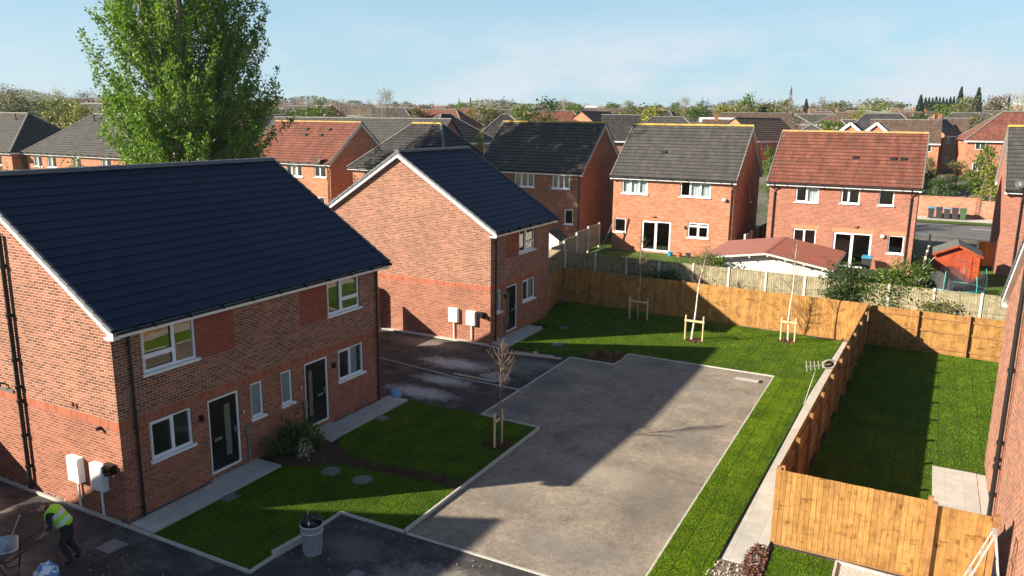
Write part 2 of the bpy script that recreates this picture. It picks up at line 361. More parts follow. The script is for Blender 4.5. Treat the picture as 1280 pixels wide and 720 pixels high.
def blade_mat():
    m, nt, b = nmat('grass_blades'); ob = coord(nt)
    g = N(nt, 'ShaderNodeNewGeometry')
    r = ramp(nt, g.outputs['Random Per Island'], [(0, (.10, .19, .006)), (.6, (.15, .25, .008)), (1, (.22, .30, .014))])
    t = N(nt, 'ShaderNodeTexBrick'); mpr = N(nt, 'ShaderNodeMapping'); mpr.inputs['Rotation'].default_value = (0, 0, R(90)); L(nt, ob, mpr.inputs[0]); L(nt, mpr.outputs[0], t.inputs['Vector'])
    t.inputs['Color1'].default_value = (.33, .37, .33, 1); t.inputs['Color2'].default_value = (.66, .61, .5, 1); t.inputs['Mortar'].default_value = (.18, .2, .18, 1)
    t.inputs['Scale'].default_value = 1; t.inputs['Brick Width'].default_value = 1.6; t.inputs['Row Height'].default_value = .6; t.inputs['Mortar Size'].default_value = .025
    c = mixc(nt, .55, r.outputs[0], t.outputs[0], 'OVERLAY')
    c = mixc(nt, .65, c, ramp(nt, noise(nt, ob, 1.1, 6, .65), [(.3, (.22, .27, .2)), (.5, (.5, .5, .46)), (.72, (.85, .76, .6))]).outputs[0], 'OVERLAY')
    L(nt, c, b.inputs['Base Color']); b.inputs['Roughness'].default_value = .65; b.inputs['Specular IOR Level'].default_value = .2
    tr = N(nt, 'ShaderNodeBsdfTranslucent'); L(nt, c, tr.inputs[0])
    mx = N(nt, 'ShaderNodeMixShader'); mx.inputs[0].default_value = .3
    L(nt, b.outputs[0], mx.inputs[1]); L(nt, tr.outputs[0], mx.inputs[2]); L(nt, mx.outputs[0], nt.nodes['Material Output'].inputs[0])
    return m
M['blade'] = blade_mat()
def slab_mat():
    m, nt, b = nmat('paving_slabs'); uv = coord(nt, 'UV')
    t = N(nt, 'ShaderNodeTexBrick'); L(nt, uv, t.inputs['Vector']); t.offset = 0
    t.inputs['Color1'].default_value = (.40, .385, .35, 1); t.inputs['Color2'].default_value = (.47, .45, .41, 1); t.inputs['Mortar'].default_value = (.27, .255, .23, 1)
    t.inputs['Scale'].default_value = 1; t.inputs['Brick Width'].default_value = .45; t.inputs['Row Height'].default_value = .9; t.inputs['Mortar Size'].default_value = .004
    c = mixc(nt, .4, t.outputs[0], ramp(nt, noise(nt, uv, 3, 6), [(.3, (.35, .35, .35)), (.7, (.64, .64, .63))]).outputs[0], 'OVERLAY')
    L(nt, c, b.inputs['Base Color']); b.inputs['Roughness'].default_value = .85; bump(nt, b, noise(nt, uv, 50, 3), .002, .5); return m
M['slab'] = slab_mat()

M['leaf_poplar'] = leaf_mat('leaf_poplar', (.05, .14, .012), (.10, .245, .018), (.175, .34, .032), .42)
M['leaf_dark'] = leaf_mat('leaf_dark', (.018, .045, .012), (.035, .075, .018), (.06, .10, .025), .2)
M['leaf_mid'] = leaf_mat('leaf_mid', (.05, .10, .015), (.085, .15, .02), (.13, .19, .03), .3)
M['leaf_yellow'] = leaf_mat('leaf_yellow', (.13, .15, .02), (.20, .22, .03), (.28, .27, .05), .3)
M['leaf_olive'] = leaf_mat('leaf_olive', (.10, .10, .035), (.14, .145, .05), (.19, .18, .07), .3)
M['leaf_bare'] = leaf_mat('leaf_bare', (.12, .095, .075), (.17, .14, .11), (.22, .19, .15), .1)
M['leaf_conifer'] = leaf_mat('leaf_conifer', (.012, .025, .016), (.02, .04, .022), (.03, .055, .03), .1)
M['leaf_far'] = leaf_mat('leaf_far', (.07, .075, .045), (.10, .10, .06), (.13, .125, .085), .2)
M['leaf_pale'] = leaf_mat('leaf_pale', (.25, .27, .16), (.4, .4, .28), (.55, .52, .42), .2)

# ------------------------------------------------------------------ terrain height
def sm(t): t = max(0., min(1., t)); return t * t * (3 - 2 * t)
def g(x, y):
    z = .6 * sm((y - (40.55 - .0436 * x)) / .35) + .7 * sm((y - 41.5) / 8)
    r = math.hypot(x, y)
    z += .03 * max(0, min(r, 150) - 75) + .018 * max(0, min(r, 1100) - 150)
    return z

def ground_sheet():
    def axis():
        a = [-3000, -2200, -1600, -1100]; x = -1000
        while x < -100: a.append(x); x += 50
        x = -100
        while x <= 100: a.append(x); x += 5
        x = 150
        while x <= 1000: a.append(x); x += 50
        return a + [1100, 1600, 2200, 3000]
    xs = axis(); ys = sorted(set([y for y in axis() if not 35 <= y <= 55] + [35 + .4 * i for i in range(51)]))
    V = [(x, y, g(x, y)) for y in ys for x in xs]; nx = len(xs)
    F = [(j * nx + i, j * nx + i + 1, (j + 1) * nx + i + 1, (j + 1) * nx + i) for j in range(len(ys) - 1) for i in range(nx - 1)]
    me = bpy.data.meshes.new('ground'); me.from_pydata(V, [], F); me.materials.append(M['earth']); me.update()
    o = bpy.data.objects.new('ground', me); col.objects.link(o); tag(o, kind='structure')
ground_sheet()

def sheet(name, pts, z, mat, z0=-.05, kind='structure'):
    mb = MB(); mb.poly(pts, z0, z); return mb.build(name, mat, kind=kind)
def drape(name, x0, x1, y0, y1, mat, dz=.03, nx=12, ny=12, kind='structure', uvrot=False):
    mb = MB()
    X = [x0 + (x1 - x0) * i / nx for i in range(nx + 1)]; Y = [y0 + (y1 - y0) * i / ny for i in range(ny + 1)]
    for i in range(nx):
        for j in range(ny):
            mb.face([(X[i], Y[j], g(X[i], Y[j]) + dz), (X[i + 1], Y[j], g(X[i + 1], Y[j]) + dz), (X[i + 1], Y[j + 1], g(X[i + 1], Y[j + 1]) + dz), (X[i], Y[j + 1], g(X[i], Y[j + 1]) + dz)])
    return mb.build(name, mat, kind=kind)

def rect(x0, x1, y0, y1): return [(x0, y0), (x1, y0), (x1, y1), (x0, y1)]
sheet('tarmac_yard', rect(-60, 6, -12, 39.0), .004, M['yard'])
CP = [(-12.75, 22.0), (-10.45, 22.0), (-10.45, 14.4), (-4.65, 14.4), (-4.65, 31.45), (-10.75, 31.45), (-10.75, 29.75), (-12.75, 29.75)]
sheet('car_park', CP, .010, M['carpark'])
FN = lambda x: 38.55 - .062 * x          # line of the new rear fence
LAWN = {
 'front1': [(-15.72, 11.33), (-12.5, 11.33), (-12.5, 14.42), (-10.5, 14.42), (-10.5, 16.8), (-11.5, 17.0), (-13, 16.75), (-14.4, 16.6), (-15.2, 15.9), (-15.72, 15.7)],
 'front2': [(-15.68, 18.1), (-15.2, 17.6), (-14.3, 17.15), (-12.6, 17.2), (-11.2, 17.45), (-10.5, 17.3), (-10.5, 21.9), (-12.8, 22.0), (-15.68, 22.0)],
 'rear': [(-15.75, 29.8), (-12.5, 29.8), (-12.3, 30.9), (-11.4, 31.5), (-4.6, 31.5), (-4.6, 8), (-3.35, 8), (-3.4, 17), (-3.1, 30), (-2.75, 38.35), (-17.3, 39.4), (-16.85, 34), (-15.75, 34)],
 'garden': [(-2.3, 18.45), (.98, 18.45), (1.05, 25.1), (2.5, 25.1), (2.45, 26.1), (8, 26.1), (8, 37.9), (-1.72, 38.5)],
 'small': [(-2.3, 14.5), (-.95, 14.5), (-.95, 18.05), (-2.3, 18.1)],
}
for k, p in LAWN.items(): sheet('lawn', p, .05, M['lawn'])
def grass(polys, dens, h, name, z=.045, margin=0):
    out = []
    for p in polys:
        P = np.array(p); lo = P.min(0); hi = P.max(0); n = int((hi - lo).prod() * dens)
        q = lo + RNG.random((n, 2)) * (hi - lo); ins = np.zeros(n, bool)
        j = len(P) - 1
        for i in range(len(P)):
            xi, yi = P[i]; xj, yj = P[j]
            c = ((yi > q[:, 1]) != (yj > q[:, 1])) & (q[:, 0] < (xj - xi) * (q[:, 1] - yi) / (yj - yi + 1e-12) + xi)
            ins ^= c; j = i
        out.append(q[ins])
    q = np.concatenate(out); n = len(q)
    a = RNG.random(n) * 2 * np.pi; w = .005 + .004 * RNG.random(n); hh = h * (.55 + .8 * RNG.random(n))
    lean = RNG.normal(0, .45, (n, 2)) * hh[:, None]
    dx = np.stack([np.cos(a) * w, np.sin(a) * w], 1)
    V = np.zeros((n, 3, 3)); V[:, 0, :2] = q - dx; V[:, 1, :2] = q + dx; V[:, :2, 2] = z
    V[:, 2, :2] = q + lean; V[:, 2, 2] = z + hh
    quads_mesh(name, V, M['blade'], tri=True, kind='stuff', label='short green turf grass blades on the new lawns', cat='grass')
grass([LAWN['front1'], LAWN['front2'], LAWN['small'], rect(-4.6, -3.38, 13.5, 31.4)], 3600, .028, 'grass')
grass([LAWN['rear'], LAWN['garden']], 1500, .032, 'grass')

# paths, slabs, beds
def slabs(name, pts, z=.06): return sheet(name, pts, z, M['slab'])
slabs('path', [(-16.58, 11.33), (-15.74, 11.33), (-15.74, 15.66), (-16.74, 15.66), (-16.74, 13.95), (-16.58, 13.95)], .09)
slabs('path', [(-16.74, 17.75), (-15.72, 17.75), (-15.72, 21.95), (-16.58, 21.95), (-16.58, 19.0), (-16.74, 19.0)], .09)
slabs('path', [(-16.74, 29.85), (-15.8, 29.85), (-15.8, 33.3), (-16.0, 33.6), (-16.74, 33.4)], .09)
slabs('path', [(-3.3, 16.95), (-2.5, 16.95), (-2.45, 18), (-1.95, 38.2), (-2.7, 38.3), (-3.06, 30)], .06)
slabs('patio', [(1.02, 18.45), (2.15, 18.45), (2.15, 25.05), (1.02, 25.05)], .07)
sheet('gravel_strip', [(2.16, 18.45), (2.39, 18.45), (2.39, 25.05), (2.16, 25.05)], .06, M['gravel'])
sheet('gravel_strip', [(-16.75, 11.35), (-16.6, 11.35), (-16.6, 13.9), (-16.75, 13.9)], .05, M['soil'])
sheet('gravel_strip', [(-16.75, 19.05), (-16.6, 19.05), (-16.6, 21.9), (-16.75, 21.9)], .05, M['soil'])
sheet('gravel_strip', rect(-27, -16.8, 29.55, 29.8), .03, M['gravel'])
sheet('gravel_strip', [(-27, 11.28), (-17, 11.28), (-17, 11.4), (-27, 11.4)], .02, M['gravel'])
for nm, p in (('a', [(-16.72, 15.72), (-15.74, 15.72), (-15.2, 15.92), (-14.4, 16.62), (-13, 16.77), (-11.5, 17.02), (-10.52, 16.82), (-10.52, 17.28), (-11.2, 17.43), (-12.6, 17.18), (-14.3, 17.13), (-15.2, 17.58), (-15.74, 17.7), (-16.72, 17.72)]),
              ('b', [(-12.45, 29.82), (-10.8, 29.82), (-10.8, 31.42), (-11.4, 31.45), (-12.25, 30.9)]),
              ('c', [(-2.4, 18.1), (-2.35, 16.3), (-2.95, 16.0), (-2.5, 17.0)])):
    sheet('planting_bed', p, .055, M['mulch'])
sheet('rough_soil', [(-3.9, 13), (-2.35, 13), (-2.35, 17.2), (-2.5, 16.95), (-3.35, 16.95), (-3.5, 15)], .03, M['soil'])
sheet('gravel_strip', rect(-.9, 2.4, 13, 18.1), .03, M['gravel'])
# bark / mulch chips as real pieces
def chips(polys_c, n, size, mat, name, label, cat):
    V = []
    for (cx, cy, rx, ry, k) in polys_c:
        for _ in range(k):
            a = random.random() * 6.283; r = math.sqrt(random.random())
            p = np.array([cx + rx * r * math.cos(a), cy + ry * r * math.sin(a), .06 + random.random() * .03])
            u = RNG.normal(size=3); u /= np.linalg.norm(u); v = np.cross(u, RNG.normal(size=3)); v /= np.linalg.norm(v)
            s = size * (.5 + random.random()); u = u * s; v = v * s * .45
            V.append([p - u - v, p + u - v, p + u + v, p - u + v])
    quads_mesh(name, np.array(V), mat, kind='stuff', label=label, cat=cat)
chips([(-16.1, 16.7, .55, .9, 500), (-13.5, 16.95, 2.0, .2, 500), (-11.5, 17.2, 1.0, .2, 250), (-11.5, 30.6, .8, .7, 700), (-2.6, 17.1, .25, .9, 500),
       (-12.36, 37.48, .35, .35, 160), (-8.83, 34.98, .42, .42, 200), (-4.99, 37.03, .42, .42, 200), (-11.0, 20.05, .5, .45, 250)], 0, .035, plain('bark_chips', (.12, .05, .03), .9, var=.6, scale=20), 'mulch_chips', 'loose dark bark chips in the planting beds', 'mulch')

def rocks(name, spots, mat, label, cat, s=.05):
    mb = MB()
    for (cx, cy, rx, ry, k) in spots:
        for _ in range(k):
            x = cx + random.uniform(-rx, rx); y = cy + random.uniform(-ry, ry); r = s * random.uniform(.3, 1.2); z = .03
            top = [(x + r * random.uniform(.3, .7) * math.cos(a + .3), y + r * random.uniform(.3, .7) * math.sin(a + .3), z + r * random.uniform(.6, 1.1)) for a in (0, 1.57, 3.14, 4.71)]
            bot = [(x + r * random.uniform(.8, 1.1) * math.cos(a), y + r * random.uniform(.8, 1.1) * math.sin(a), z - .01) for a in (0, 1.57, 3.14, 4.71)]
            mb.face(top)
            for i in range(4): mb.face([bot[i], bot[(i + 1) % 4], top[(i + 1) % 4], top[i]])
    mb.build(name, mat, kind='stuff', label=label, cat=cat)
rocks('rubble', [(-3.0, 16.3, .45, .6, 130), (-2.9, 15.6, .5, .5, 90)], plain('rubble', (.34, .28, .23), .9, var=.5, scale=9), 'loose stones and rubble at the end of the slab path', 'rubble')
rocks('grit', [(-14.2, 25.7, 3.0, 1.6, 260), (-19, 27, 3, 2, 160), (-17, 9.2, 3.5, 1.4, 240), (-10, 13.2, 2.4, 1.0, 120), (-20.5, 11.35, 2.6, .08, 200)], plain('grit', (.22, .2, .18), .9, var=.5, scale=9), 'scattered grit and small stones over the dark yard', 'grit', .022)

# edgings / kerbs
def edging(name, pts, w=.055, z=.075, mat=None):
    mb = MB()
    for a, b in zip(pts, pts[1:]):
        a3 = Vector((a[0], a[1], z / 2 - .02)); b3 = Vector((b[0], b[1], z / 2 - .02)); d = (b3 - a3)
        n = max(1, int(d.length / .915))
        for i in range(n):
            p = a3 + d * (i / n) + d.normalized() * .004; q = a3 + d * ((i + 1) / n) - d.normalized() * .004
            j = random.uniform(-.004, .004)
            mb.bar(p + Vector((0, 0, j)), q + Vector((0, 0, j)), w, z + .04)
    return mb.build(name, mat or M['conc'], kind='structure')
edging('kerb', [(-27, 11.25), (-15.7, 11.27), (-12.47, 11.27), (-12.47, 14.37), (-10.47, 14.37)], .06, .07)
edging('kerb', [(-10.47, 14.4), (-10.47, 21.95), (-12.75, 22.03)], .06, .10)
edging('kerb', [(-10.4, 14.36), (-4.7, 14.36)], .06, .035)
edging('kerb', [(-12.77, 22.1), (-12.77, 29.75), (-10.77, 29.78), (-10.77, 31.48), (-4.62, 31.48), (-4.62, 8)], .055, .05)
edging('kerb', [(-21.5, 25.9), (-16, 25.15), (-12.8, 25.02)], .05, .035)
edging('kerb', [(-27, 29.52), (-15.8, 29.52)], .05, .05)
edging('kerb', [(-.93, 13), (-.93, 18.1), (2.3, 17.9)], .055, .08)

# ------------------------------------------------------------------ house builder
def side_T(side, W, D):
    if side == 'front': return lambda u, n, z: Vector((u, -n, z))
    if side == 'back': return lambda u, n, z: Vector((u, D + n, z))
    if side == 'left': return lambda u, n, z: Vector((-n, u, z))
    return lambda u, n, z: Vector((W + n, u, z))

def wall_mesh(W, D, eave, ridge, openings, regions, gable=True, mats=None, gable_hip=False):
    mb = MB()
    for side in ('front', 'back', 'left', 'right'):
        T = side_T(side, W, D); Ln = W if side in ('front', 'back') else D
        ops = [o for o in openings if o[0] == side]; rg = [r for r in regions if r[0] == side or r[0] == 'all']
        us = {0, Ln}; zs = {0, eave}
        for o in ops: us |= {o[1], o[2]}; zs |= {o[3], o[4]}
        for r in rg: us |= {max(0, r[1]), min(Ln, r[2])}; zs |= {r[3], min(eave, r[4])}
        us = sorted(us); zs = sorted(zs); flip = side in ('back', 'left')
        for i in range(len(us) - 1):
            for j in range(len(zs) - 1):
                uc = (us[i] + us[i + 1]) / 2; zc = (zs[j] + zs[j + 1]) / 2
                if any(o[1] < uc < o[2] and o[3] < zc < o[4] for o in ops): continue
                mi = 0
                for r in rg:
                    if r[1] < uc < r[2] and r[3] < zc < r[4]: mi = r[5]
                q = [(us[i], zs[j]), (us[i + 1], zs[j]), (us[i + 1], zs[j + 1]), (us[i], zs[j + 1])]
                if flip: q = q[::-1]
                mb.face([T(u, 0, z) for u, z in q], mi, uv=q)
        for o in ops:   # reveals
            _, a, b, c, d = o[:5]; dp = -.11
            for p, q in (((a, c), (a, d)), ((a, d), (b, d)), ((b, d), (b, c)), ((b, c), (a, c))):
                f = [T(p[0], 0, p[1]), T(q[0], 0, q[1]), T(q[0], dp, q[1]), T(p[0], dp, p[1])]
                mb.face(f if flip else f[::-1], 0)
        if gable and side in ('left', 'right'):
            q = [(0, eave), (D, eave), (D / 2, ridge - .12)]
            if flip: q = q[::-1]
            mb.face([T(u, 0, z) for u, z in q], 0, uv=q)
    return mb

def roof_slope(mb, eL, eR, rL, rR, gauge=.34, th=.042, mi=0):
    """courses between an eave line and a ridge line, each lapping the one below"""
    eL, eR, rL, rR = map(Vector, (eL, eR, rL, rR))
    ln = ((rL + rR) / 2 - (eL + eR) / 2).length
    mid = (rL + rR) / 2 - (eL + eR) / 2; ex = (eR - eL).normalized()
    perp = mid - ex * mid.dot(ex); h = perp.length; up = perp.normalized(); nn = ex.cross(up).normalized()
    n = max(1, round(h / gauge))
    for k in range(n):
        a0, a1 = k / n, (k + 1) / n
        p0 = eL.lerp(rL, a0); p1 = eR.lerp(rR, a0); q0 = eL.lerp(rL, a1); q1 = eR.lerp(rR, a1)
        lo0 = p0 + nn * th; lo1 = p1 + nn * th
        def uvp(p, v): return ((p - eL).dot(ex), v)
        mb.face([lo0, lo1, q1, q0], mi, uv=[uvp(p0, k * gauge + .006), uvp(p1, k * gauge + .006), uvp(q1, (k + 1) * gauge - .006), uvp(q0, (k + 1) * gauge - .006)])
        mb.face([p0, p1, lo1, lo0], mi, uv=[uvp(p0, k * gauge)] * 4)
        # closed underside
        mb.face([q0 - nn * .05, q1 - nn * .05, p1 - nn * .05, p0 - nn * .05], mi, uv=[(0, 0)] * 4)
        mb.face([p0 - nn * .05, lo0, q0, q0 - nn * .05], mi, uv=[(0, 0)] * 4)
        mb.face([p1 - nn * .05, q1 - nn * .05, q1, lo1], mi, uv=[(0, 0)] * 4)
    mb.face([eL - nn * .05, eR - nn * .05, eR, eL], mi, uv=[(0, 0)] * 4)

def ridge_run(mb, a, b, r=.11, step=.45, mi=0):
    a = Vector(a); b = Vector(b); n = max(1, round((b - a).length / step)); d = (b - a).normalized(); r = r * 1.25
    s = d.cross(Vector((0, 0, 1))).normalized(); u = s.cross(d).normalized()
    for i in range(n):
        p = a.lerp(b, i / n); q = a.lerp(b, (i + 1) / n); q = q - d * .008
        for k in range(6):
            t0 = -.1 + (math.pi + .2) * k / 6; t1 = -.1 + (math.pi + .2) * (k + 1) / 6
            def P(c, t, rr): return c + s * rr * math.cos(t) + u * (rr * .8 * math.sin(t))
            mb.face([P(p, t0, r * 1.05), P(p, t1, r * 1.05), P(q, t1, r), P(q, t0, r)], mi)
        mb.face([p + s * rr * math.cos(t) + u * rr * .8 * math.sin(t) for rr in (r * 1.05,) for t in [math.pi * k / 6 for k in range(7)]], mi)
        mb.face([q + s * rr * math.cos(t) + u * rr * .8 * math.sin(t) for rr in (r,) for t in [math.pi * (6 - k) / 6 for k in range(7)]], mi)

def frame_window(parent, T, a, b, z0, z1, cols, sill=True, inner=None, frame_mat='white', name='window', glass='glass', label=None, depth=-.07):
    """cols: list of (fraction, [transom fractions from bottom]); inner: None/'curtain'/'blind'"""
    f = .066 if name != 'patio_door' else .11; mb = MB()
    def bx(u0, u1, n0, n1, zz0, zz1):
        P = [T(u, n, z) for z in (zz0, zz1) for u, n in ((u0, n0), (u1, n0), (u1, n1), (u0, n1))]
        for q in ((3, 2, 1, 0), (4, 5, 6, 7), (0, 1, 5, 4), (1, 2, 6, 5), (2, 3, 7, 6), (3, 0, 4, 7)): mb.face([P[i] for i in q])
    n0, n1 = depth - .05, depth + .02
    bx(a, b, n0, n1, z0, z0 + f); bx(a, b, n0, n1, z1 - f, z1); bx(a, a + f, n0, n1, z0 + f, z1 - f); bx(b - f, b, n0, n1, z0 + f, z1 - f)
    u = a + f; wid = b - a - 2 * f; panes = []
    for i, (fr, tr) in enumerate(cols):
        u2 = a + f + wid * sum(c[0] for c in cols[:i + 1])
        if i < len(cols) - 1: bx(u2 - f * .6, u2 + f * .6, n0, n1 + .003, z0 + f, z1 - f)
        zz = z0 + f; s0 = u + (f * .6 if i else 0); s1 = u2 - (f * .6 if i < len(cols) - 1 else 0)
        ed = [z0 + f] + [z0 + f + (z1 - z0 - 2 * f) * t for t in tr] + [z1 - f]
        for t in ed[1:-1]: bx(s0, s1, n0, n1 + .001, t - f * .5, t + f * .5)
        for k in range(len(ed) - 1):
            if len(ed) > 2 or len(cols) > 1 and i % 2 == 0:    # opening sash bead
                q0, q1 = ed[k] + (f * .5 if k else 0), ed[k + 1] - (f * .5 if k < len(ed) - 2 else 0)
                w = .03
                bx(s0, s0 + w, n1 + .002, n1 + .018, q0, q1); bx(s1 - w, s1, n1 + .002, n1 + .018, q0, q1)
                bx(s0 + w, s1 - w, n1 + .002, n1 + .018, q0, q0 + w); bx(s0 + w, s1 - w, n1 + .002, n1 + .018, q1 - w, q1)
            panes.append((s0, s1, ed[k], ed[k + 1]))
        u = u2
    fo = mb.build(name, M[frame_mat], parent, label=label)
    gm = MB()
    for s0, s1, q0, q1 in panes:
        gm.face([T(s0, depth - .01, q0), T(s1, depth - .01, q0), T(s1, depth - .01, q1), T(s0, depth - .01, q1)])
    gm.build('pane', M[glass], fo)
    if sill:
        sb = MB(); P = []
        def bs(u0, u1, n0, n1, zz0, zz1, drop):
            P = [T(u0, n0, zz0), T(u1, n0, zz0), T(u1, n1, zz0 - drop), T(u0, n1, zz0 - drop), T(u0, n0, zz1), T(u1, n0, zz1), T(u1, n1, zz1 - drop), T(u0, n1, zz1 - drop)]
            for q in ((3, 2, 1, 0), (4, 5, 6, 7), (0, 1, 5, 4), (1, 2, 6, 5), (2, 3, 7, 6), (3, 0, 4, 7)): sb.face([P[i] for i in q])
        bs(a - .06, b + .06, depth + .021, .07, z0 - .045, z0 + .02, .015)
        sb.build('sill', M[frame_mat], fo)
    if inner:
        cb = MB(); kind, u0, u1 = inner
        U0 = a + (b - a) * u0; U1 = a + (b - a) * u1; n = 26 if kind == 'curtain' else 1
        for i in range(n):
            w0 = U0 + (U1 - U0) * i / n; w1 = U0 + (U1 - U0) * (i + 1) / n
            d0 = -.16 - (.02 * math.sin(i * 1.7) if n > 1 else 0); d1 = -.16 - (.02 * math.sin((i + 1) * 1.7) if n > 1 else 0)
            cb.face([T(w0, d0, z0), T(w1, d1, z0), T(w1, d1, z1), T(w0, d0, z1)])
        cb.build('curtain' if kind == 'curtain' else 'blind', M[kind if kind != 'curtain' else 'curtain'], fo)
    return fo

def front_door(parent, T, a, b, z0, z1, strip, handle_side, name='door'):
    f = .065; mb = MB()
    def bx(m, u0, u1, n0, n1, zz0, zz1, mi=0):
        P = [T(u, n, z) for z in (zz0, zz1) for u, n in ((u0, n0), (u1, n0), (u1, n1), (u0, n1))]
        for q in ((3, 2, 1, 0), (4, 5, 6, 7), (0, 1, 5, 4), (1, 2, 6, 5), (2, 3, 7, 6), (3, 0, 4, 7)): m.face([P[i] for i in q], mi)
    s0, s1 = strip; A, B = a + f, b - f; sa = A + (B - A) * s0; sb_ = A + (B - A) * s1; zc0, zc1 = z0 + .35, z1 - .3
    bx(mb, A, sa, -.10, -.055, z0 + f, z1 - f); bx(mb, sb_, B, -.10, -.055, z0 + f, z1 - f)
    bx(mb, sa, sb_, -.10, -.055, z0 + f, zc0); bx(mb, sa, sb_, -.10, -.055, zc1, z1 - f)
    d = mb.build(name, M['door_black'], parent)
    fb = MB(); bx(fb, a, A, -.1, -.03, z0, z1); bx(fb, B, b, -.1, -.03, z0, z1); bx(fb, A, B, -.1, -.03, z1 - f, z1); bx(fb, A, B, -.1, -.02, z0, z0 + f * .8)
    fb.build('door_frame', M['white'], d)
    gb = MB(); bx(gb, sa, sb_, -.085, -.07, zc0, zc1); gb.build('glass_strip', M['door_glass'], d)
    lb = MB(); m0 = (A + sa) / 2 if sa - A > B - sb_ else (sb_ + B) / 2
    bx(lb, m0 - .13, m0 + .13, -.0545, -.035, z0 + .92, z0 + .99); lb.build('letterbox', M['steel'], d)
    hb = MB(); hu = A + .07 if handle_side < 0 else B - .07
    bx(hb, hu - .02, hu + .02, -.0545, -.04, z0 + .95, z0 + 1.15); bx(hb, hu - .1 if handle_side > 0 else hu, hu if handle_side > 0 else hu + .1, -.04, -.02, z0 + 1.06, z0 + 1.08)
    hb.build('handle', M['steel'], d)
    return d

def gutter(root, p0, p1, mat='black', r=.06, name='gutter'):
    mb = MB(); p0 = Vector(p0); p1 = Vector(p1); d = (p1 - p0).normalized(); s = d.cross(Vector((0, 0, 1))).normalized()
    for k in range(6):
        t0 = math.pi * k / 6; t1 = math.pi * (k + 1) / 6
        for rr in (r, r - .008):
            mb.face([p0 + s * rr * math.cos(t0) - Vector((0, 0, rr * math.sin(t0))), p1 + s * rr * math.cos(t0) - Vector((0, 0, rr * math.sin(t0))),
                     p1 + s * rr * math.cos(t1) - Vector((0, 0, rr * math.sin(t1))), p0 + s * rr * math.cos(t1) - Vector((0, 0, rr * math.sin(t1)))])
    for p in (p0, p1): mb.face([p + s * r * math.cos(math.pi * k / 6) - Vector((0, 0, r * math.sin(math.pi * k / 6))) for k in range(7)])
    n = max(2, int((p1 - p0).length / 1.0))
    for i in range(n + 1):
        p = p0.lerp(p1, (i + .02) / (n + .04)); mb.bar(p - d * .012 + Vector((0, 0, -.02)), p + d * .012 + Vector((0, 0, -.02)), .135, .09)
    return mb.build(name, M[mat], root)

def downpipe(root, T, u, ztop, zbot=.02, mat='black', r=.036, over=.3, name='downpipe', clamps=3):
    mb = MB()
    mb.tube([T(u, over, ztop), T(u, over, ztop - .1), T(u, .07, ztop - .38), T(u, .07, ztop - .5), T(u, .07, zbot)], r, 10)
    for k in range(clamps):
        z = ztop - .6 - (ztop - .9) * k / max(1, clamps - 1)
        c = T(u, .07, z); mb.tube([c - Vector((0, 0, .03)), c + Vector((0, 0, .03))], r * 1.35, 10); mb.bar(T(u - .06, .03, z), T(u + .06, .03, z), .05, .04)
    return mb.build(name, M[mat], root, smooth=False)

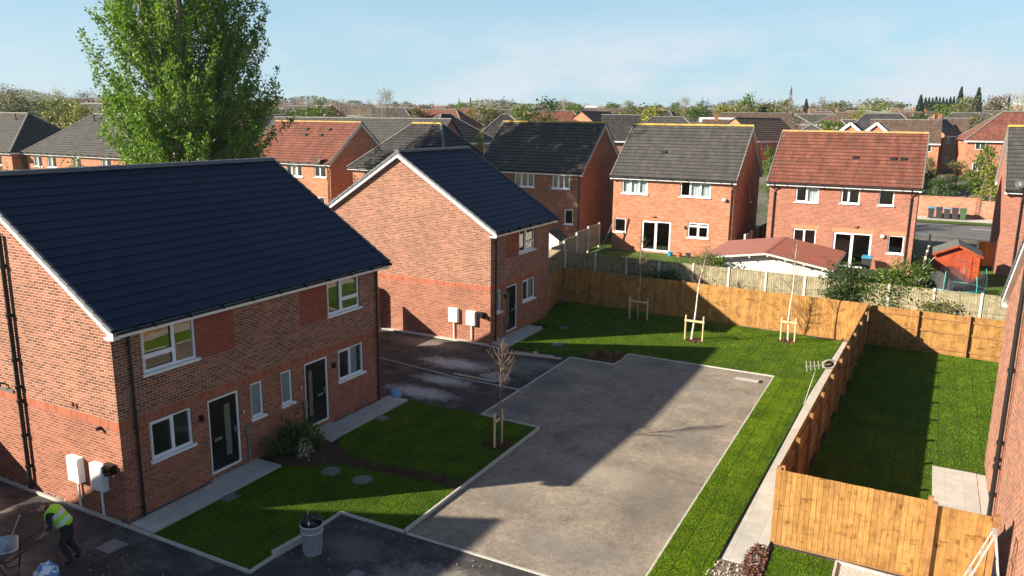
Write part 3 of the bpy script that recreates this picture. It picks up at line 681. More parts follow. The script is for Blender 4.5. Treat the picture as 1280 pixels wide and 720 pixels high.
def make_house(label, loc, rz, W, D, eave, ridge, wallm, roofm, ridgem, openings=(), regions=(), group=None, cat='house', name='brick_house',
               hip=None, oh=.3, ohg=.18, gut=True, barge=True, mats=None, gable_soffit=True):
    root = empty(name, label, cat, group, loc, rz)
    mats = mats or [M[wallm], M['brick_panel'], M['soldier'], M['brick_lower'], M['lintel'], M['brick_dark']]
    wm = wall_mesh(W, D, eave - (.0 if not hip else 0), ridge, [o for o in openings], list(regions), gable=hip is None)
    wall = wm.build('wall', mats, root)
    # roof
    rise = ridge - eave; slope = rise / (D / 2 if hip is None else (hip[2] if len(hip) > 2 else D / 2))
    ez = eave - oh * slope + .10
    rb = MB(); tb = MB()
    if hip is None:
        x0, x1 = -ohg, W + ohg
        th_ = .02 if roofm == 'slate_new' else .042
        roof_slope(rb, (x0, -oh, ez), (x1, -oh, ez), (x0, D / 2, ridge), (x1, D / 2, ridge), th=th_)
        roof_slope(rb, (x1, D + oh, ez), (x0, D + oh, ez), (x1, D / 2, ridge), (x0, D / 2, ridge), th=th_)
        ridge_run(tb, (x0 - .01, D / 2, ridge + .0), (x1 + .01, D / 2, ridge + .0))
    else:
        hx0, hx1 = hip[0], hip[1]
        x0, x1 = (-oh if hx0 > 0 else -ohg), (W + oh if hx1 < W else W + ohg)
        a, b, c, d = (x0, -oh, ez), (x1, -oh, ez), (x1, D + oh, ez), (x0, D + oh, ez)
        r0 = (hx0 if hx0 > 0 else x0, D / 2, ridge); r1 = (hx1 if hx1 < W else x1, D / 2, ridge)
        roof_slope(rb, a, b, r0, r1); roof_slope(rb, c, d, r1, r0)
        if hx1 < W: roof_slope(rb, b, c, r1, r1)
        if hx0 > 0: roof_slope(rb, d, a, r0, r0)
        ridge_run(tb, r0, r1)
        hips = ([(b, r1), (c, r1)] if hx1 < W else []) + ([(a, r0), (d, r0)] if hx0 > 0 else [])
    roof = rb.build('roof', M[roofm], root)
    if hip is not None:
        for p_, q_ in hips: hb = MB(); ridge_run(hb, p_, q_, .08); hb.build('hip_tiles', M['verge_old'], roof)
    if hip is not None: pass
    tb.build('ridge_tiles', M[ridgem], roof)
    # fascia + soffit
    fb = MB(); f2 = MB()
    fb.box(x0 + .01, x1 - .01, -oh + .012, -oh + .034, ez - .20, ez - .045)
    fb.box(x0 + .01, x1 - .01, -oh + .034, -.002, ez - .20, ez - .185)
    f2.box(x0 + .01, x1 - .01, D + oh - .034, D + oh - .012, ez - .20, ez - .045)
    f2.box(x0 + .01, x1 - .01, D + .002, D + oh - .034, ez - .20, ez - .185)
    if hip is not None:
        fb.box(x0 + .012, x0 + .034, -oh + .04, D + oh - .04, ez - .2, ez - .045); fb.box(x1 - .034, x1 - .012, -oh + .04, D + oh - .04, ez - .2, ez - .045)
    fb.build('fascia', M['white'], root); f2.build('fascia', M['white'], root)
    if hip is None and barge:
        for xs, sg in ((x0, -1), (x1, 1)):
            bb = MB()
            for y0, y1 in ((-oh, D / 2), (D + oh, D / 2)):
                A = Vector((xs - sg * .014, y0, ez - .06)); Bp = Vector((xs - sg * .014, y1, ridge - .06))
                dn = Vector((0, 0, -.17))
                P = [A, Bp, Bp + dn, A + dn]; Q = [p + Vector((sg * .02, 0, 0)) for p in P]
                bb.face(Q); bb.face(P[::-1])
                for i in range(4): bb.face([P[i], P[(i + 1) % 4], Q[(i + 1) % 4], Q[i]])
                # soffit back to the wall
                P = [A + dn, Bp + dn, Bp + dn - Vector((sg * (ohg - .016), 0, 0)), A + dn - Vector((sg * (ohg - .016), 0, 0))]
                bb.face(P); 
            # box end
            for y0 in (-oh, D):
                bb.box(min(xs, xs - sg * ohg * .98), max(xs, xs - sg * ohg * .98), y0 + .036, y0 + oh - .036, ez - .235, ez - .19)
            bb.build('bargeboard', M['white'], root)
            vb = MB()    # dry verge caps
            for y0, y1 in ((-oh, D / 2), (D + oh, D / 2)):
                A = Vector((xs + sg * .012, y0, ez + .0)); Bp = Vector((xs + sg * .012, y1, ridge + .0)); n = round((Bp - A).length / .34)
                for k in range(n):
                    p = A.lerp(Bp, k / n); q = A.lerp(Bp, (k + 1) / n); vb.bar(p + Vector((0, 0, .012)), q - Vector((0, 0, .012)), .07, .10)
            vb.build('verge', M['verge_dark' if roofm == 'slate_new' else 'verge_old'], roof)
    if gut:
        gutter(root, (x0, -oh - .055, ez - .045), (x1, -oh - .055, ez - .045))
        gutter(root, (x0, D + oh + .055, ez - .045), (x1, D + oh + .055, ez - .045))
    return root
M['verge_dark'] = plain('verge_dark', (.10, .105, .115), .6)
M['verge_old'] = plain('verge_old', (.16, .155, .14), .8, var=.3)

def boxU(mb, T, u0, u1, n0, n1, z0, z1, mi=0):
    P = [T(u, n, z) for z in (z0, z1) for u, n in ((u0, n0), (u1, n0), (u1, n1), (u0, n1))]
    for q in ((3, 2, 1, 0), (4, 5, 6, 7), (0, 1, 5, 4), (1, 2, 6, 5), (2, 3, 7, 6), (3, 0, 4, 7)): mb.face([P[i] for i in q], mi)

def meter_box(root, T, u, z0, z1, w=.47):
    mb = MB(); boxU(mb, T, u - w / 2, u + w / 2, .003, .16, z0, z1); boxU(mb, T, u - w / 2 + .02, u + w / 2 - .02, .163, .175, z0 + .02, z1 - .02)
    o = mb.build('meter_box', M['box_white'], root)
    pb = MB(); pb.tube([T(u, .06, z0 - .002), T(u, .06, .02)], .03, 8); pb.build('conduit', M['box_white'], o)
def hose_reel(root, T, u, z):
    mb = MB(); boxU(mb, T, u - .17, u + .14, .003, .13, z - .12, z + .12); 
    for dz in (-.06, .05): mb.tube([T(u - .1, .14, z + dz), T(u - .1, .26, z + dz)], .06, 10); mb.tube([T(u + .06, .13, z + dz), T(u + .06, .2, z + dz)], .05, 10)
    mb.build('charge_unit', M['black'], root)
def wall_light(root, T, u, z, mat='black', name='wall_light'):
    mb = MB(); boxU(mb, T, u - .045, u + .045, .002, .04, z - .09, z + .09); mb.tube([T(u, .09, z - .08), T(u, .09, z + .08)], .05, 10)
    mb.build(name, M[mat], root)

# ---- near new-build pair (A)
FT = lambda W, D: side_T('front', W, D)
W_, D_ = 10.3, 9.7
opsA = [('front', .8, 2.44, 3.68, 5.02), ('front', 7.63, 9.27, 3.68, 5.02), ('front', .82, 2.12, 1.36, 2.4), ('front', 4.2, 4.68, 1.33, 2.4), ('front', 5.42, 5.9, 1.33, 2.4),
        ('front', 8.05, 9.38, 1.33, 2.4), ('front', 2.65, 3.74, .2, 2.38), ('front', 6.45, 7.53, .2, 2.38)]
regA = [('all', 0, 99, 0, 2.45, 3), ('all', 0, 99, 2.45, 2.68, 2), ('front', 2.44, 3.74, 3.62, 5.1, 1), ('front', 6.36, 7.63, 3.62, 5.1, 1)]
A = make_house('large near pair of new brick houses with blue-black roof and two black front doors', (-16.75, 11.4, 0), R(90), W_, D_, 5.22, 8.42, 'brick_multi', 'slate_new', 'verge_dark', opsA, regA, name='semi_detached_house', oh=.38)
T = side_T('front', W_, D_)
def rooms(root, T, spans, d=3.2):
    mb = MB()
    for u0, u1, z0, z1 in spans:
        def q(*p): mb.face([T(*x) for x in p])
        q((u0, -d, z0), (u1, -d, z0), (u1, -d, z1), (u0, -d, z1)); q((u0, -.13, z0), (u0, -d, z0), (u0, -d, z1), (u0, -.13, z1)); q((u1, -.13, z0), (u1, -d, z0), (u1, -d, z1), (u1, -.13, z1))
        q((u0, -.13, z0), (u1, -.13, z0), (u1, -d, z0), (u0, -d, z0)); q((u0, -.13, z1), (u1, -.13, z1), (u1, -d, z1), (u0, -d, z1))
    mb.build('interior', M['plaster'], root)
M['plaster'] = plain('plaster', (.62, .55, .44), .9, var=.06)
rooms(A, T, [(.3, 5.0, 2.75, 5.08), (5.3, 10.0, 2.75, 5.08), (.3, 2.6, .1, 2.45), (7.6, 10.0, .1, 2.45)])
frame_window(A, T, *opsA[0][1:], [(.6, [.3]), (.4, [])]); frame_window(A, T, *opsA[1][1:], [(.42, []), (.58, [.3])])
frame_window(A, T, *opsA[2][1:], [(.55, []), (.45, [])], inner=('blind', .0, .12)); frame_window(A, T, *opsA[5][1:], [(.48, []), (.52, [])], inner=('blind', .52, .86))
for o in opsA[3:5]: frame_window(A, T, *o[1:], [(1, [])], glass='frost')
front_door(A, T, *opsA[6][1:], (.55, .78), 1); front_door(A, T, *opsA[7][1:], (.16, .36), 1)
downpipe(A, T, .42, 5.15, over=.43); downpipe(A, T, 10.12, 5.15, over=.43)
for u in (2.38, 7.78): wall_light(A, T, u, 2.0)
for u, z in ((4.1, 2.95), (5.9, 3.0)):
    mb = MB(); boxU(mb, T, u - .06, u + .06, .003, .03, z - .04, z + .05); mb.build('wall_vent', M['brick_panel'], A)
for u in (3.98, 6.36):
    mb = MB(); boxU(mb, T, u - .08, u + .08, .003, .09, .95, 1.2); mb.tube([T(u, .05, .95), T(u, .05, .1)], .035, 8); mb.build('service_box', M['grey_metal'], A)
    mb = MB(); boxU(mb, T, u - .1, u - .07, .003, .02, 1.62, 1.72); mb.build('doorbell', M['white'], A)
G = side_T('left', W_, D_)
meter_box(A, G, 1.79, .78, 1.45); meter_box(A, G, .86, .76, 1.46); hose_reel(A, G, .44, 1.42)
mb = MB(); mb.tube([G(3.9, .08, 7.0), G(3.9, .08, .02)], .055, 12)
for z in (6.2, 4.9, 3.7, 2.95, 2.55, 1.6, .7): mb.tube([G(3.9, .08, z - .04), G(3.9, .08, z + .04)], .078, 12); boxU(mb, G, 3.8, 4.0, .003, .05, z - .02, z + .02)
mb.build('soil_pipe', M['black'], A)
mb = MB(); boxU(mb, G, 4.25, 5.2, .003, .04, 2.70, 2.79); mb.build('lead_flashing', M['grey_metal'], A)
mb = MB(); mb.tube([G(4.65, .02, 2.9), G(4.65, .12, 2.95), G(4.62, .16, 2.85)], .035, 8); mb.build('overflow_pipe', M['black'], A)
for u, z in ((1.75, 2.85), (1.6, 2.83)):
    mb = MB(); boxU(mb, G, u - .03, u + .03, .003, .03, z - .06, z + .06); mb.build('wall_vent', M['brick_panel'], A)
mb = MB(); mb.tube([G(.7, .02, 2.42), G(.7, .12, 2.42)], .05, 10); mb.build('flue', M['black'], A)

# ---- second new house (B)
WB = 6.05
opsB = [('front', 2.72, 4.4, 3.8, 5.1), ('front', .5, 1.0, 1.36, 2.4), ('front', 1.5, 2.58, .2, 2.4), ('front', 3.15, 4.5, 1.34, 2.4)]
regB = [('all', 0, 99, 0, 2.47, 3), ('all', 0, 99, 2.47, 2.69, 2), ('front', 1.4, 2.72, 3.74, 5.1, 1)]
B = make_house('new brick house with steep sunlit gable and small blue-black roof beyond the yard', (-16.75, 29.8, 0), R(90), WB, D_, 5.3, 8.48, 'brick_multi', 'slate_new', 'verge_dark', opsB, regB, name='detached_house', oh=.38)
T = side_T('front', WB, D_)
frame_window(B, T, *opsB[0][1:], [(.42, []), (.58, [.3])]); frame_window(B, T, *opsB[1][1:], [(1, [])], glass='frost')
frame_window(B, T, *opsB[3][1:], [(.45, []), (.55, [])], inner=('blind', .45, 1)); front_door(B, T, *opsB[2][1:], (.16, .36), 1)
downpipe(B, T, .38, 5.2, over=.43); wall_light(B, T, 1.3, 2.0)
mb = MB(); boxU(mb, T, .6, .72, .003, .03, 2.9, 3.0); mb.build('wall_vent', M['brick_panel'], B)
mb = MB(); boxU(mb, T, 1.3, 1.44, .003, .09, .75, 1.0); mb.tube([T(1.37, .05, .75), T(1.37, .05, .1)], .035, 8); mb.build('service_box', M['grey_metal'], B)
G = side_T('left', WB, D_)
meter_box(B, G, 1.9, .85, 1.5); meter_box(B, G, .96, .82, 1.47); hose_reel(B, G, .44, 1.36)

# ---- right-hand new house (E) and the one behind the camera's left (D)
E_ = make_house('sunlit pale-bricked new house cut by the right edge, with black pipe', (11.9, 26.0, 0), R(180), 9.5, 9.7, 5.2, 8.4, 'brick_multi', 'slate_new', 'verge_dark', [], [], name='brick_house', oh=.3, ohg=.12)
G = side_T('right', 9.5, 9.7)
mb = MB(); mb.tube([G(3.98, .10, 6.8), G(3.98, .10, .02)], .055, 12)
for z in (4.1, 2.2, 1.75, 1.55, .8): mb.tube([G(3.98, .1, z - .05), G(3.98, .1, z + .05)], .078, 12); boxU(mb, G, 3.88, 4.08, .003, .07, z - .02, z + .02)
mb.build('soil_pipe', M['black'], E_)
mb = MB(); mb.tube([G(4.32, .02, 6.8), G(4.32, .02, .02)], .012, 6); mb.build('cable', M['brick_brown'], E_)
Dh = make_house('new brick house left of the camera casting the lower-left shadow', (-17.95, -6.6, 0), R(90), 10, 9.7, 5.2, 8.4, 'brick_multi', 'slate_new', 'verge_dark', [], [], name='brick_house', oh=.38)

# ---- established houses beyond the rear fence
def win(root, W, D, side, o, cols, **k): return frame_window(root, side_T(side, W, D), *o[1:5], cols, **k)
gz = 1.3
# C4
W4, D4 = 8.1, 8.0
o4 = [('front', .6, 2.4, 3.9, 4.98), ('front', 4.6, 6.6, 3.9, 4.98), ('front', .15, .98, 1.25, 2.2), ('front', 2.1, 4.12, .12, 2.18), ('front', 5.25, 6.62, 1.25, 2.25), ('right', 5.0, 5.5, 3.3, 4.5)]
C4 = make_house('orange brick house with weathered grey roof and white patio doors', (-18.85, 50.5, gz), 0, W4, D4, 5.2, 8.42, 'brick_orange', 'tile_grey', 'ridge_lichen', o4, [], ohg=.14)
win(C4, W4, D4, 'front', o4[0], [(.33, []), (.34, []), (.33, [])], inner=('curtain', 0, 1)); win(C4, W4, D4, 'front', o4[1], [(.33, []), (.34, []), (.33, [])], inner=('curtain', .3, 1))
win(C4, W4, D4, 'front', o4[2], [(1, [])]); win(C4, W4, D4, 'front', o4[4], [(.5, [.8]), (.5, [.8])]); win(C4, W4, D4, 'right', o4[5], [(1, [])])
win(C4, W4, D4, 'front', o4[3], [(.5, []), (.5, [])], name='patio_door', sill=False)
T = side_T('front', W4, D4)
downpipe(C4, T, 7.95, 5.0, over=.3); wall_light(C4, T, 5.05, 1.9, 'brick_dark')
mb = MB(); boxU(mb, T, 7.45, 7.6, .003, .06, 3.75, 3.9); boxU(mb, T, 7.4, 7.62, .06, .2, 3.78, 3.92); mb.build('security_light', M['white'], C4)
mb = MB(); boxU(mb, T, 2.8, 3.05, .003, .1, 2.42, 2.5); mb.build('wall_lamp', M['brick_dark'], C4)
# C5
W5, D5 = 8.3, 8.0
o5 = [('front', 1.55, 2.9, 3.92, 5.02), ('front', 4.15, 5.2, 3.98, 5.02), ('front', 6.22, 7.05, 3.98, 5.02), ('front', 1.6, 2.95, 1.2, 2.28), ('front', 3.95, 6.1, .1, 2.25), ('front', 6.98, 7.83, 1.18, 2.25)]
l5 = [('front', 1.45, 3.1, 2.28, 2.52, 4), ('front', 3.85, 6.2, 2.25, 2.5, 4), ('front', 6.88, 7.93, 2.25, 2.5, 4)]
C5 = make_house('red brick house with red tiled roof behind the white garden building', (-8.7, 51.0, gz), 0, W5, D5, 5.2, 8.12, 'brick_red', 'tile_red', 'ridge_lichen_red', o5, l5, ohg=.14)
win(C5, W5, D5, 'front', o5[0], [(.5, []), (.5, [])], inner=('curtain', .45, 1)); win(C5, W5, D5, 'front', o5[1], [(.42, []), (.58, [])]); win(C5, W5, D5, 'front', o5[2], [(1, [])])
win(C5, W5, D5, 'front', o5[3], [(.5, []), (.5, [])]); win(C5, W5, D5, 'front', o5[4], [(.5, []), (.5, [])], name='patio_door', sill=False); win(C5, W5, D5, 'front', o5[5], [(1, [])])
T = side_T('front', W5, D5); downpipe(C5, T, .32, 5.0, over=.3); downpipe(C5, T, 7.95, 5.0, over=.3)
mb = MB(); boxU(mb, T, 6.55, 6.75, .003, .15, 2.1, 2.25); mb.build('security_light', M['white'], C5)
mb = MB(); boxU(mb, T, 5.05, 5.25, .003, .1, 2.58, 2.7); mb.build('wall_lamp', M['brick_dark'], C5)
# C3
W3, D3 = 8.3, 8.0
o3 = [('front', 3.45, 5.7, 3.88, 4.95), ('front', 7.7 - 2.35 + .55, 7.7 - .42, 3.88, 4.95), ('front', 7.05, 7.72, 1.38, 2.45), ('front', 1.0, 2.6, 1.2, 2.25)]
o3[1] = ('front', 6.05, 7.42, 3.88, 4.95)
o3[0] = ('front', 3.0, 4.6, 3.88, 4.95)
C3 = make_house('brown-red brick house with dark grey roof dappled by tree shadow', (-29.9, 51.4, gz), 0, W3, D3, 5.2, 8.5, 'brick_lower', 'tile_grey', 'ridge_lichen', o3, [], ohg=.14)
for o in o3[:2]: win(C3, W3, D3, 'front', o, [(.33, []), (.34, []), (.33, [])])
win(C3, W3, D3, 'front', o3[2], [(1, [])]); win(C3, W3, D3, 'front', o3[3], [(.5, []), (.5, [])])
downpipe(C3, side_T('front', W3, D3), 8.15, 5.0, over=.3)
# C1
W1, D1 = 9.3, 8.0
o1 = [('front', 4.55, 6.35, 3.85, 4.95), ('front', 7.6, 9.1 - .25, 3.9, 4.95), ('front', 1.0, 2.8, 3.85, 4.95), ('front', 7.4, 8.6, 1.2, 2.3)]
C1 = make_house('orange brick house with pale red tiled roof right of the tall poplar', (-52.1, 49.6, gz), 0, W1, D1, 5.2, 8.3, 'brick_orange', 'tile_red', 'ridge_lichen_red', o1, [], ohg=.16)
win(C1, W1, D1, 'front', o1[0], [(.33, []), (.34, []), (.33, [])], inner=('curtain', .3, .7)); win(C1, W1, D1, 'front', o1[1], [(.5, []), (.5, [])]); win(C1, W1, D1, 'front', o1[2], [(.5, []), (.5, [])]); win(C1, W1, D1, 'front', o1[3], [(.5, []), (.5, [])])
downpipe(C1, side_T('front', W1, D1), 9.1, 5.0, over=.3)
# C2
W2, D2 = 8.5, 7.6
o2 = [('front', 1.0, 3.0, 3.85, 4.95)]
C2 = make_house('hip-roofed brick house with mossy dark roof rising behind the sunlit gable', (-39.6, 48.5, gz), 0, W2, D2, 5.1, 8.3, 'brick_orange', 'tile_dark', 'ridge_lichen', o2, [], hip=(3.1, 5.75))
win(C2, W2, D2, 'front', o2[0], [(.33, []), (.34, []), (.33, [])])
# C6
C6 = make_house('brick house with grey roof and satellite dish cut by the right edge', (4.1, 53.3, gz), 0, 8.2, 8.0, 5.2, 8.6, 'brick_red', 'tile_grey', 'ridge_lichen', [], [], ohg=.14)
downpipe(C6, side_T('front', 8.2, 8), .75, 5.0, over=.3)
# left row
WL = 26
oL = []
for cx in (1.0, 3.2, 6.9, 11.2, 14.5, 18, 21.5): oL.append(('front', cx, cx + 1.35, 3.75, 4.9)); 
oL += [('front', c, c + 1.3, 1.2, 2.3) for c in (1.5, 7.5, 12, 17)]
CL = make_house('long brick house row with grey hipped roof left of the poplar', (-77.8, 46.2, gz), 0, WL, 9.0, 5.2, 8.75, 'brick_orange', 'tile_grey', 'verge_old', oL, [], hip=(4.4, WL - 4.4), name='terraced_house')
for o in oL: win(CL, WL, 9, 'front', o, [(.5, []), (.5, [])], inner=('curtain', 0, .4))
for u in (7.0, 15):
    pass
oLL = [('front', c, c + 1.3, 3.75, 4.9) for c in (2, 6, 12, 16.6)]
CLL = make_house('brick house with grey hipped roof cut by the left edge', (-98.2, 45.2, gz), 0, 19.6, 9.0, 5.2, 8.75, 'brick_orange', 'tile_grey', 'verge_old', oLL, [], hip=(4, 15.6))
for o in oLL: win(CLL, 19.6, 9, 'front', o, [(.5, []), (.5, [])])
# roof vents: short pipes
def roof_vent(house, u, frac, eave, ridge, D, pipe=False, mat='black'):
    y = D / 2 * frac; z = eave + (ridge - eave) * frac + .05; mb = MB()
    if pipe: mb.tube([(u, y, z - .1), (u, y, z + .55)], .06, 8); mb.tube([(u, y, z + .55), (u, y, z + .65)], .09, 8)
    else: mb.box(u - .16, u + .16, y - .14, y + .12, z - .05, z + .12)
    mb.build('roof_vent', M[mat], house)
roof_vent(C4, 2.9, .42, 5.2, 8.42, 8); 
for u in (4.6, 6.7, 7.25): roof_vent(C5, u, .46, 5.2, 8.12, 8)
for u, f in ((4.6, .62), (4.2, .78), (6.3, .62), (6.7, .78)): roof_vent(C1, u, f, 5.2, 8.3, 8)
for u in (5.6,): roof_vent(CL, u, .8, 5.2, 8.75, 9, True)
roof_vent(CLL, 14.9, .8, 5.2, 8.75, 9, True)
def dish(house, p, aim=(-.5, -.8, .2)):
    mb = MB(); c = Vector(p); d = Vector(aim).normalized(); s = d.cross(Vector((0, 0, 1))).normalized(); u = s.cross(d)
    rings = []
    for r, b in ((0.001, .07), (.15, .05), (.3, 0)):
        rings.append([c + s * r * math.cos(t) + u * r * math.sin(t) - d * b for t in [k * math.pi / 8 for k in range(16)]])
    for Aq, Bq in zip(rings, rings[1:]):
        for k in range(16): mb.face([Aq[k], Aq[(k + 1) % 16], Bq[(k + 1) % 16], Bq[k]])
    mb.bar(c - d * .07, c - d * .1 + Vector((0, .3, -.2)), .04); mb.bar(c - u * .28, c + d * .32, .02)
    mb.build('satellite_dish', M['bin_black'], house)
dish(C1, (8.5, -.35, 5.35)); dish(C6, (.55, -.3, 5.45))

# ------------------------------------------------------------------ fences
def new_fence(label, p0, p1, h=1.9, side=1, board='fence_new', rail='fence_rail', posts=True, name='timber_fence', pitch=1.85, zf=lambda x, y: 0, post_front=False, kick=True, skip_first=False):
    """boards in the line p0-p1; side=+1 puts rails/posts to the left of the direction p0->p1"""
    p0 = Vector((*p0, 0)); p1 = Vector((*p1, 0)); d = (p1 - p0); Ln = d.length; d.normalize(); nrm = Vector((-d.y, d.x, 0)) * side
    root = empty(name, label, 'fence', None, p0, 0); n = max(1, round(Ln / pitch)); w = Ln / n
    def P(u, o, z):
        q = p0 + d * u; return q - p0 + nrm * o + Vector((0, 0, z + zf(q.x, q.y)))
    def bx(mb, u0, u1, o0, o1, z0, z1, un=None):
        A = [P(u, o, z) for z in (z0, z1) for u, o in ((u0, o0), (u1, o0), (u1, o1), (u0, o1))]
        for q in ((3, 2, 1, 0), (4, 5, 6, 7), (0, 1, 5, 4), (1, 2, 6, 5), (2, 3, 7, 6), (3, 0, 4, 7)):
            uv = [((u0, u1)[1 if i % 4 in (1, 2) else 0] * .998 + .001 + (0 if un is None else 0), (z0, z1)[i // 4]) for i in q]
            if un is not None: uv = [((un + (.2 if i % 4 in (1, 2) else .1) * .6) * .125, (z0, z1)[i // 4]) for i in q]
            mb.face([A[i] for i in q], 0, uv=uv)
    for i in range(n):
        mb = MB(); u = i * w; nb = max(1, round(w / .118)); bw = w / nb
        for k in range(nb):
            a = u + k * bw; dz = random.uniform(-.003, .003); idx = random.randint(0, 4000)
            # feather edge: thick side stands proud
            A = []
            for z in (.06, h + dz):
                A += [P(a - .006, -.006, z), P(a + bw, -.001 - .012, z), P(a + bw, .004, z), P(a - .006, .004, z)]
            for q in ((3, 2, 1, 0), (4, 5, 6, 7), (0, 1, 5, 4), (1, 2, 6, 5), (2, 3, 7, 6), (3, 0, 4, 7)):
                mb.face([A[j] for j in q], 0, uv=[((idx + (.85 if j % 4 in (1, 2) else .15)) * .125, (.06, h)[j // 4] + idx * .37) for j in q])
        mb.build('panel', M[board], root)
        for z in (.28, h * .55, h - .25):
            rb = MB(); bx(rb, u + .002, u + w - .002, .006, .05, z - .04, z + .04); rb.build('rail', M[rail], root)
        if kick: kb = MB(); bx(kb, u + .003, u + w - .003, -.012, .012, 0, .055); kb.build('gravel_board', M[rail], root)
    for i in range(n + 1):
        if i == 0 and skip_first: continue
        u = min(max(i * w, .05), Ln - .05); pb = MB(); bx(pb, u - .05, u + .05, .052, .15, -.1, h + random.uniform(.02, .06)); pb.build('post', M[rail], root)
        if post_front and 0 < i < n: pb = MB(); bx(pb, u - .05, u + .05, -.12, -.022, -.1, h + .02); pb.build('post', M[rail], root)
    return root
new_fence('long new timber fence behind the three staked trees', (-17.75, FN(-17.75)), (-1.8, FN(-1.8)), 1.9, side=1)
new_fence('new timber fence with rails at the back of the shaded right garden', (-1.74, FN(-1.8) - .02), (8.2, FN(8.2)), 1.86, side=-1)
new_fence('short new timber fence running from the second new house to the rear fence', (-17.0, 35.95), (-17.78, FN(-17.78) - .1), 1.9, side=1)
new_fence('long side fence between slab path and right garden', (-1.80, 38.5), (-2.42, 18.4), 1.93, side=1, pitch=2.0)
new_fence('front timber fence of the right garden facing the camera', (-2.45, 18.3), (.86, 18.3), 1.93, side=1, pitch=3.3)
# gate
gt = empty('timber_gate', 'timber gate beside the pale brick wall', 'gate', None, (.95, 18.28, 0))
mb = MB()
for k in range(8):
    a = .0 + k * .128; idx = random.randint(0, 900)
    A = [(x, y, z) for z in (.06, 1.86) for x, y in ((a, -.012 - .004 * (k % 2)), (a + .126, -.012 - .004 * (k % 2)), (a + .126, .01), (a, .01))]
    for q in ((3, 2, 1, 0), (4, 5, 6, 7), (0, 1, 5, 4), (1, 2, 6, 5), (2, 3, 7, 6), (3, 0, 4, 7)): mb.face([A[j] for j in q], 0, uv=[((idx + (.8 if j % 4 in (1, 2) else .2)) * .125, A[j][2] + idx * .3) for j in q])
mb.build('panel', M['fence_new'], gt)
for x in (-.06, 1.09):
    mb = MB(); mb.box(x - .05, x + .06, -.1, .05, 0, 1.93); mb.build('post', M['fence_rail'], gt)
mb = MB(); mb.box(.02, 1.0, .012, .05, 1.5, 1.6); mb.box(.02, 1.0, .012, .05, .3, .4); mb.build('brace', M['fence_rail'], gt)

# alley fences
af = new_fence('timber garden fence closing the gap between the two new houses', (-22.6, 22.2), (-22.6, 28.75), 1.85, side=1)
mb = MB(); prof_ = [(0, .04), (0, 1.9)] + [(.25 - .25 * math.cos(math.pi * k / 8), 1.9 + .16 * math.sin(math.pi * k / 8)) for k in range(1, 8)] + [(.5, 1.9), (.5, .04)]
P_ = [(.025, y, z) for y, z in prof_]; Q_ = [(-.025, y, z) for y, z in prof_]
mb.face(P_[::-1]); mb.face(Q_); [mb.face([P_[i], P_[(i + 1) % len(P_)], Q_[(i + 1) % len(P_)], Q_[i]]) for i in range(len(P_))]
mb.build('gate_leaf', M['fence_rail'], label='narrow round-topped timber gate standing open against the sunlit gable', cat='gate').location = (-22.88, 29.28, 0)
new_fence('timber fence against the near gable cut by the left edge', (-23.25, 3.8), (-23.25, 11.3), 1.85, side=1)

# old fence with concrete posts
OF = lambda x: 40.94 - .0436 * x
def old_fence(label, pts, h=1.85, name='concrete_post_fence', board='fence_old', zf=g, post='conc_post', spans=None, gravel=True):
    root = empty(name, label, 'fence', None, (pts[0][0], pts[0][1], 0)); o = Vector((pts[0][0], pts[0][1], 0))
    for (a, b) in zip(pts, pts[1:]):
        a3 = Vector((*a, 0)); b3 = Vector((*b, 0)); d = (b3 - a3); Ln = d.length; d.normalize(); n = max(1, round(Ln / 1.93)); w = Ln / n; nr = Vector((-d.y, d.x, 0))
        for i in range(n + 1):
            q = a3 + d * (i * w); z = zf(q.x, q.y + .4)
            if i > 0 or a == pts[0]:
                mb = MB(); mb.bar(q - o + Vector((0, 0, z - .6)), q - o + Vector((0, 0, z + h + .05)), .11, .12); mb.build('post', M[post], root)
            if i == n: break
            r = a3 + d * ((i + 1) * w); zz = (z + zf(r.x, r.y + .4)) / 2
            mb = MB(); u0, u1 = .06, w - .06; nb = round((u1 - u0) / .115); bw = (u1 - u0) / nb
            for k in range(nb):
                c = a3 + d * (i * w + u0 + (k + .5) * bw) - o; idx = random.randint(0, 900)
                A = [c - d * bw * .5 + nr * -.010, c + d * bw * .5 + nr * -.022, c + d * bw * .5 + nr * .0, c - d * bw * .5 + nr * .0]
                Q = [p + Vector((0, 0, zz + .25)) for p in A] + [p + Vector((0, 0, zz + h - .03)) for p in A]
                for f in ((4, 5, 6, 7), (0, 1, 5, 4), (1, 2, 6, 5), (2, 3, 7, 6), (3, 0, 4, 7)): mb.face([Q[j] for j in f], 0, uv=[((idx + (.8 if j % 4 in (1, 2) else .2)) * .115, (0.25, h)[j // 4] + idx * .3) for j in f])
            mb.build('panel', M[board], root)
            rb = MB(); s = a3 + d * (i * w + u0) - o; e = a3 + d * (i * w + u1) - o
            rb.bar(s + Vector((0, 0, zz + h - .015)), e + Vector((0, 0, zz + h - .015)), .06, .03); rb.bar(s + Vector((0, 0, zz + h * .55)) - nr * .035, e + Vector((0, 0, zz + h * .55)) - nr * .035, .02, .05)
            rb.build('rail', M[board], root)
            if gravel: gb = MB(); gb.bar(s + Vector((0, 0, zz - .1)), e + Vector((0, 0, zz - .1)), .05, .66); gb.build('gravel_board', M[post], root)
    return root
old_fence('old grey-green panel fence with concrete posts behind the new rear fence', [(-28, OF(-28)), (8.5, OF(8.5))])
old_fence('weathered grey fence between the gardens of the dark-roofed and orange houses', [(-19.6, 42.2), (-19.75, 50.4)], 1.75, name='panel_fence', board='fence_grey', gravel=False)
old_fence('dark side fence beside the red garden shed', [(.1, 41.6), (.45, 51.5), (.5, 57)], 1.7, name='panel_fence', board='fence_grey', gravel=False)
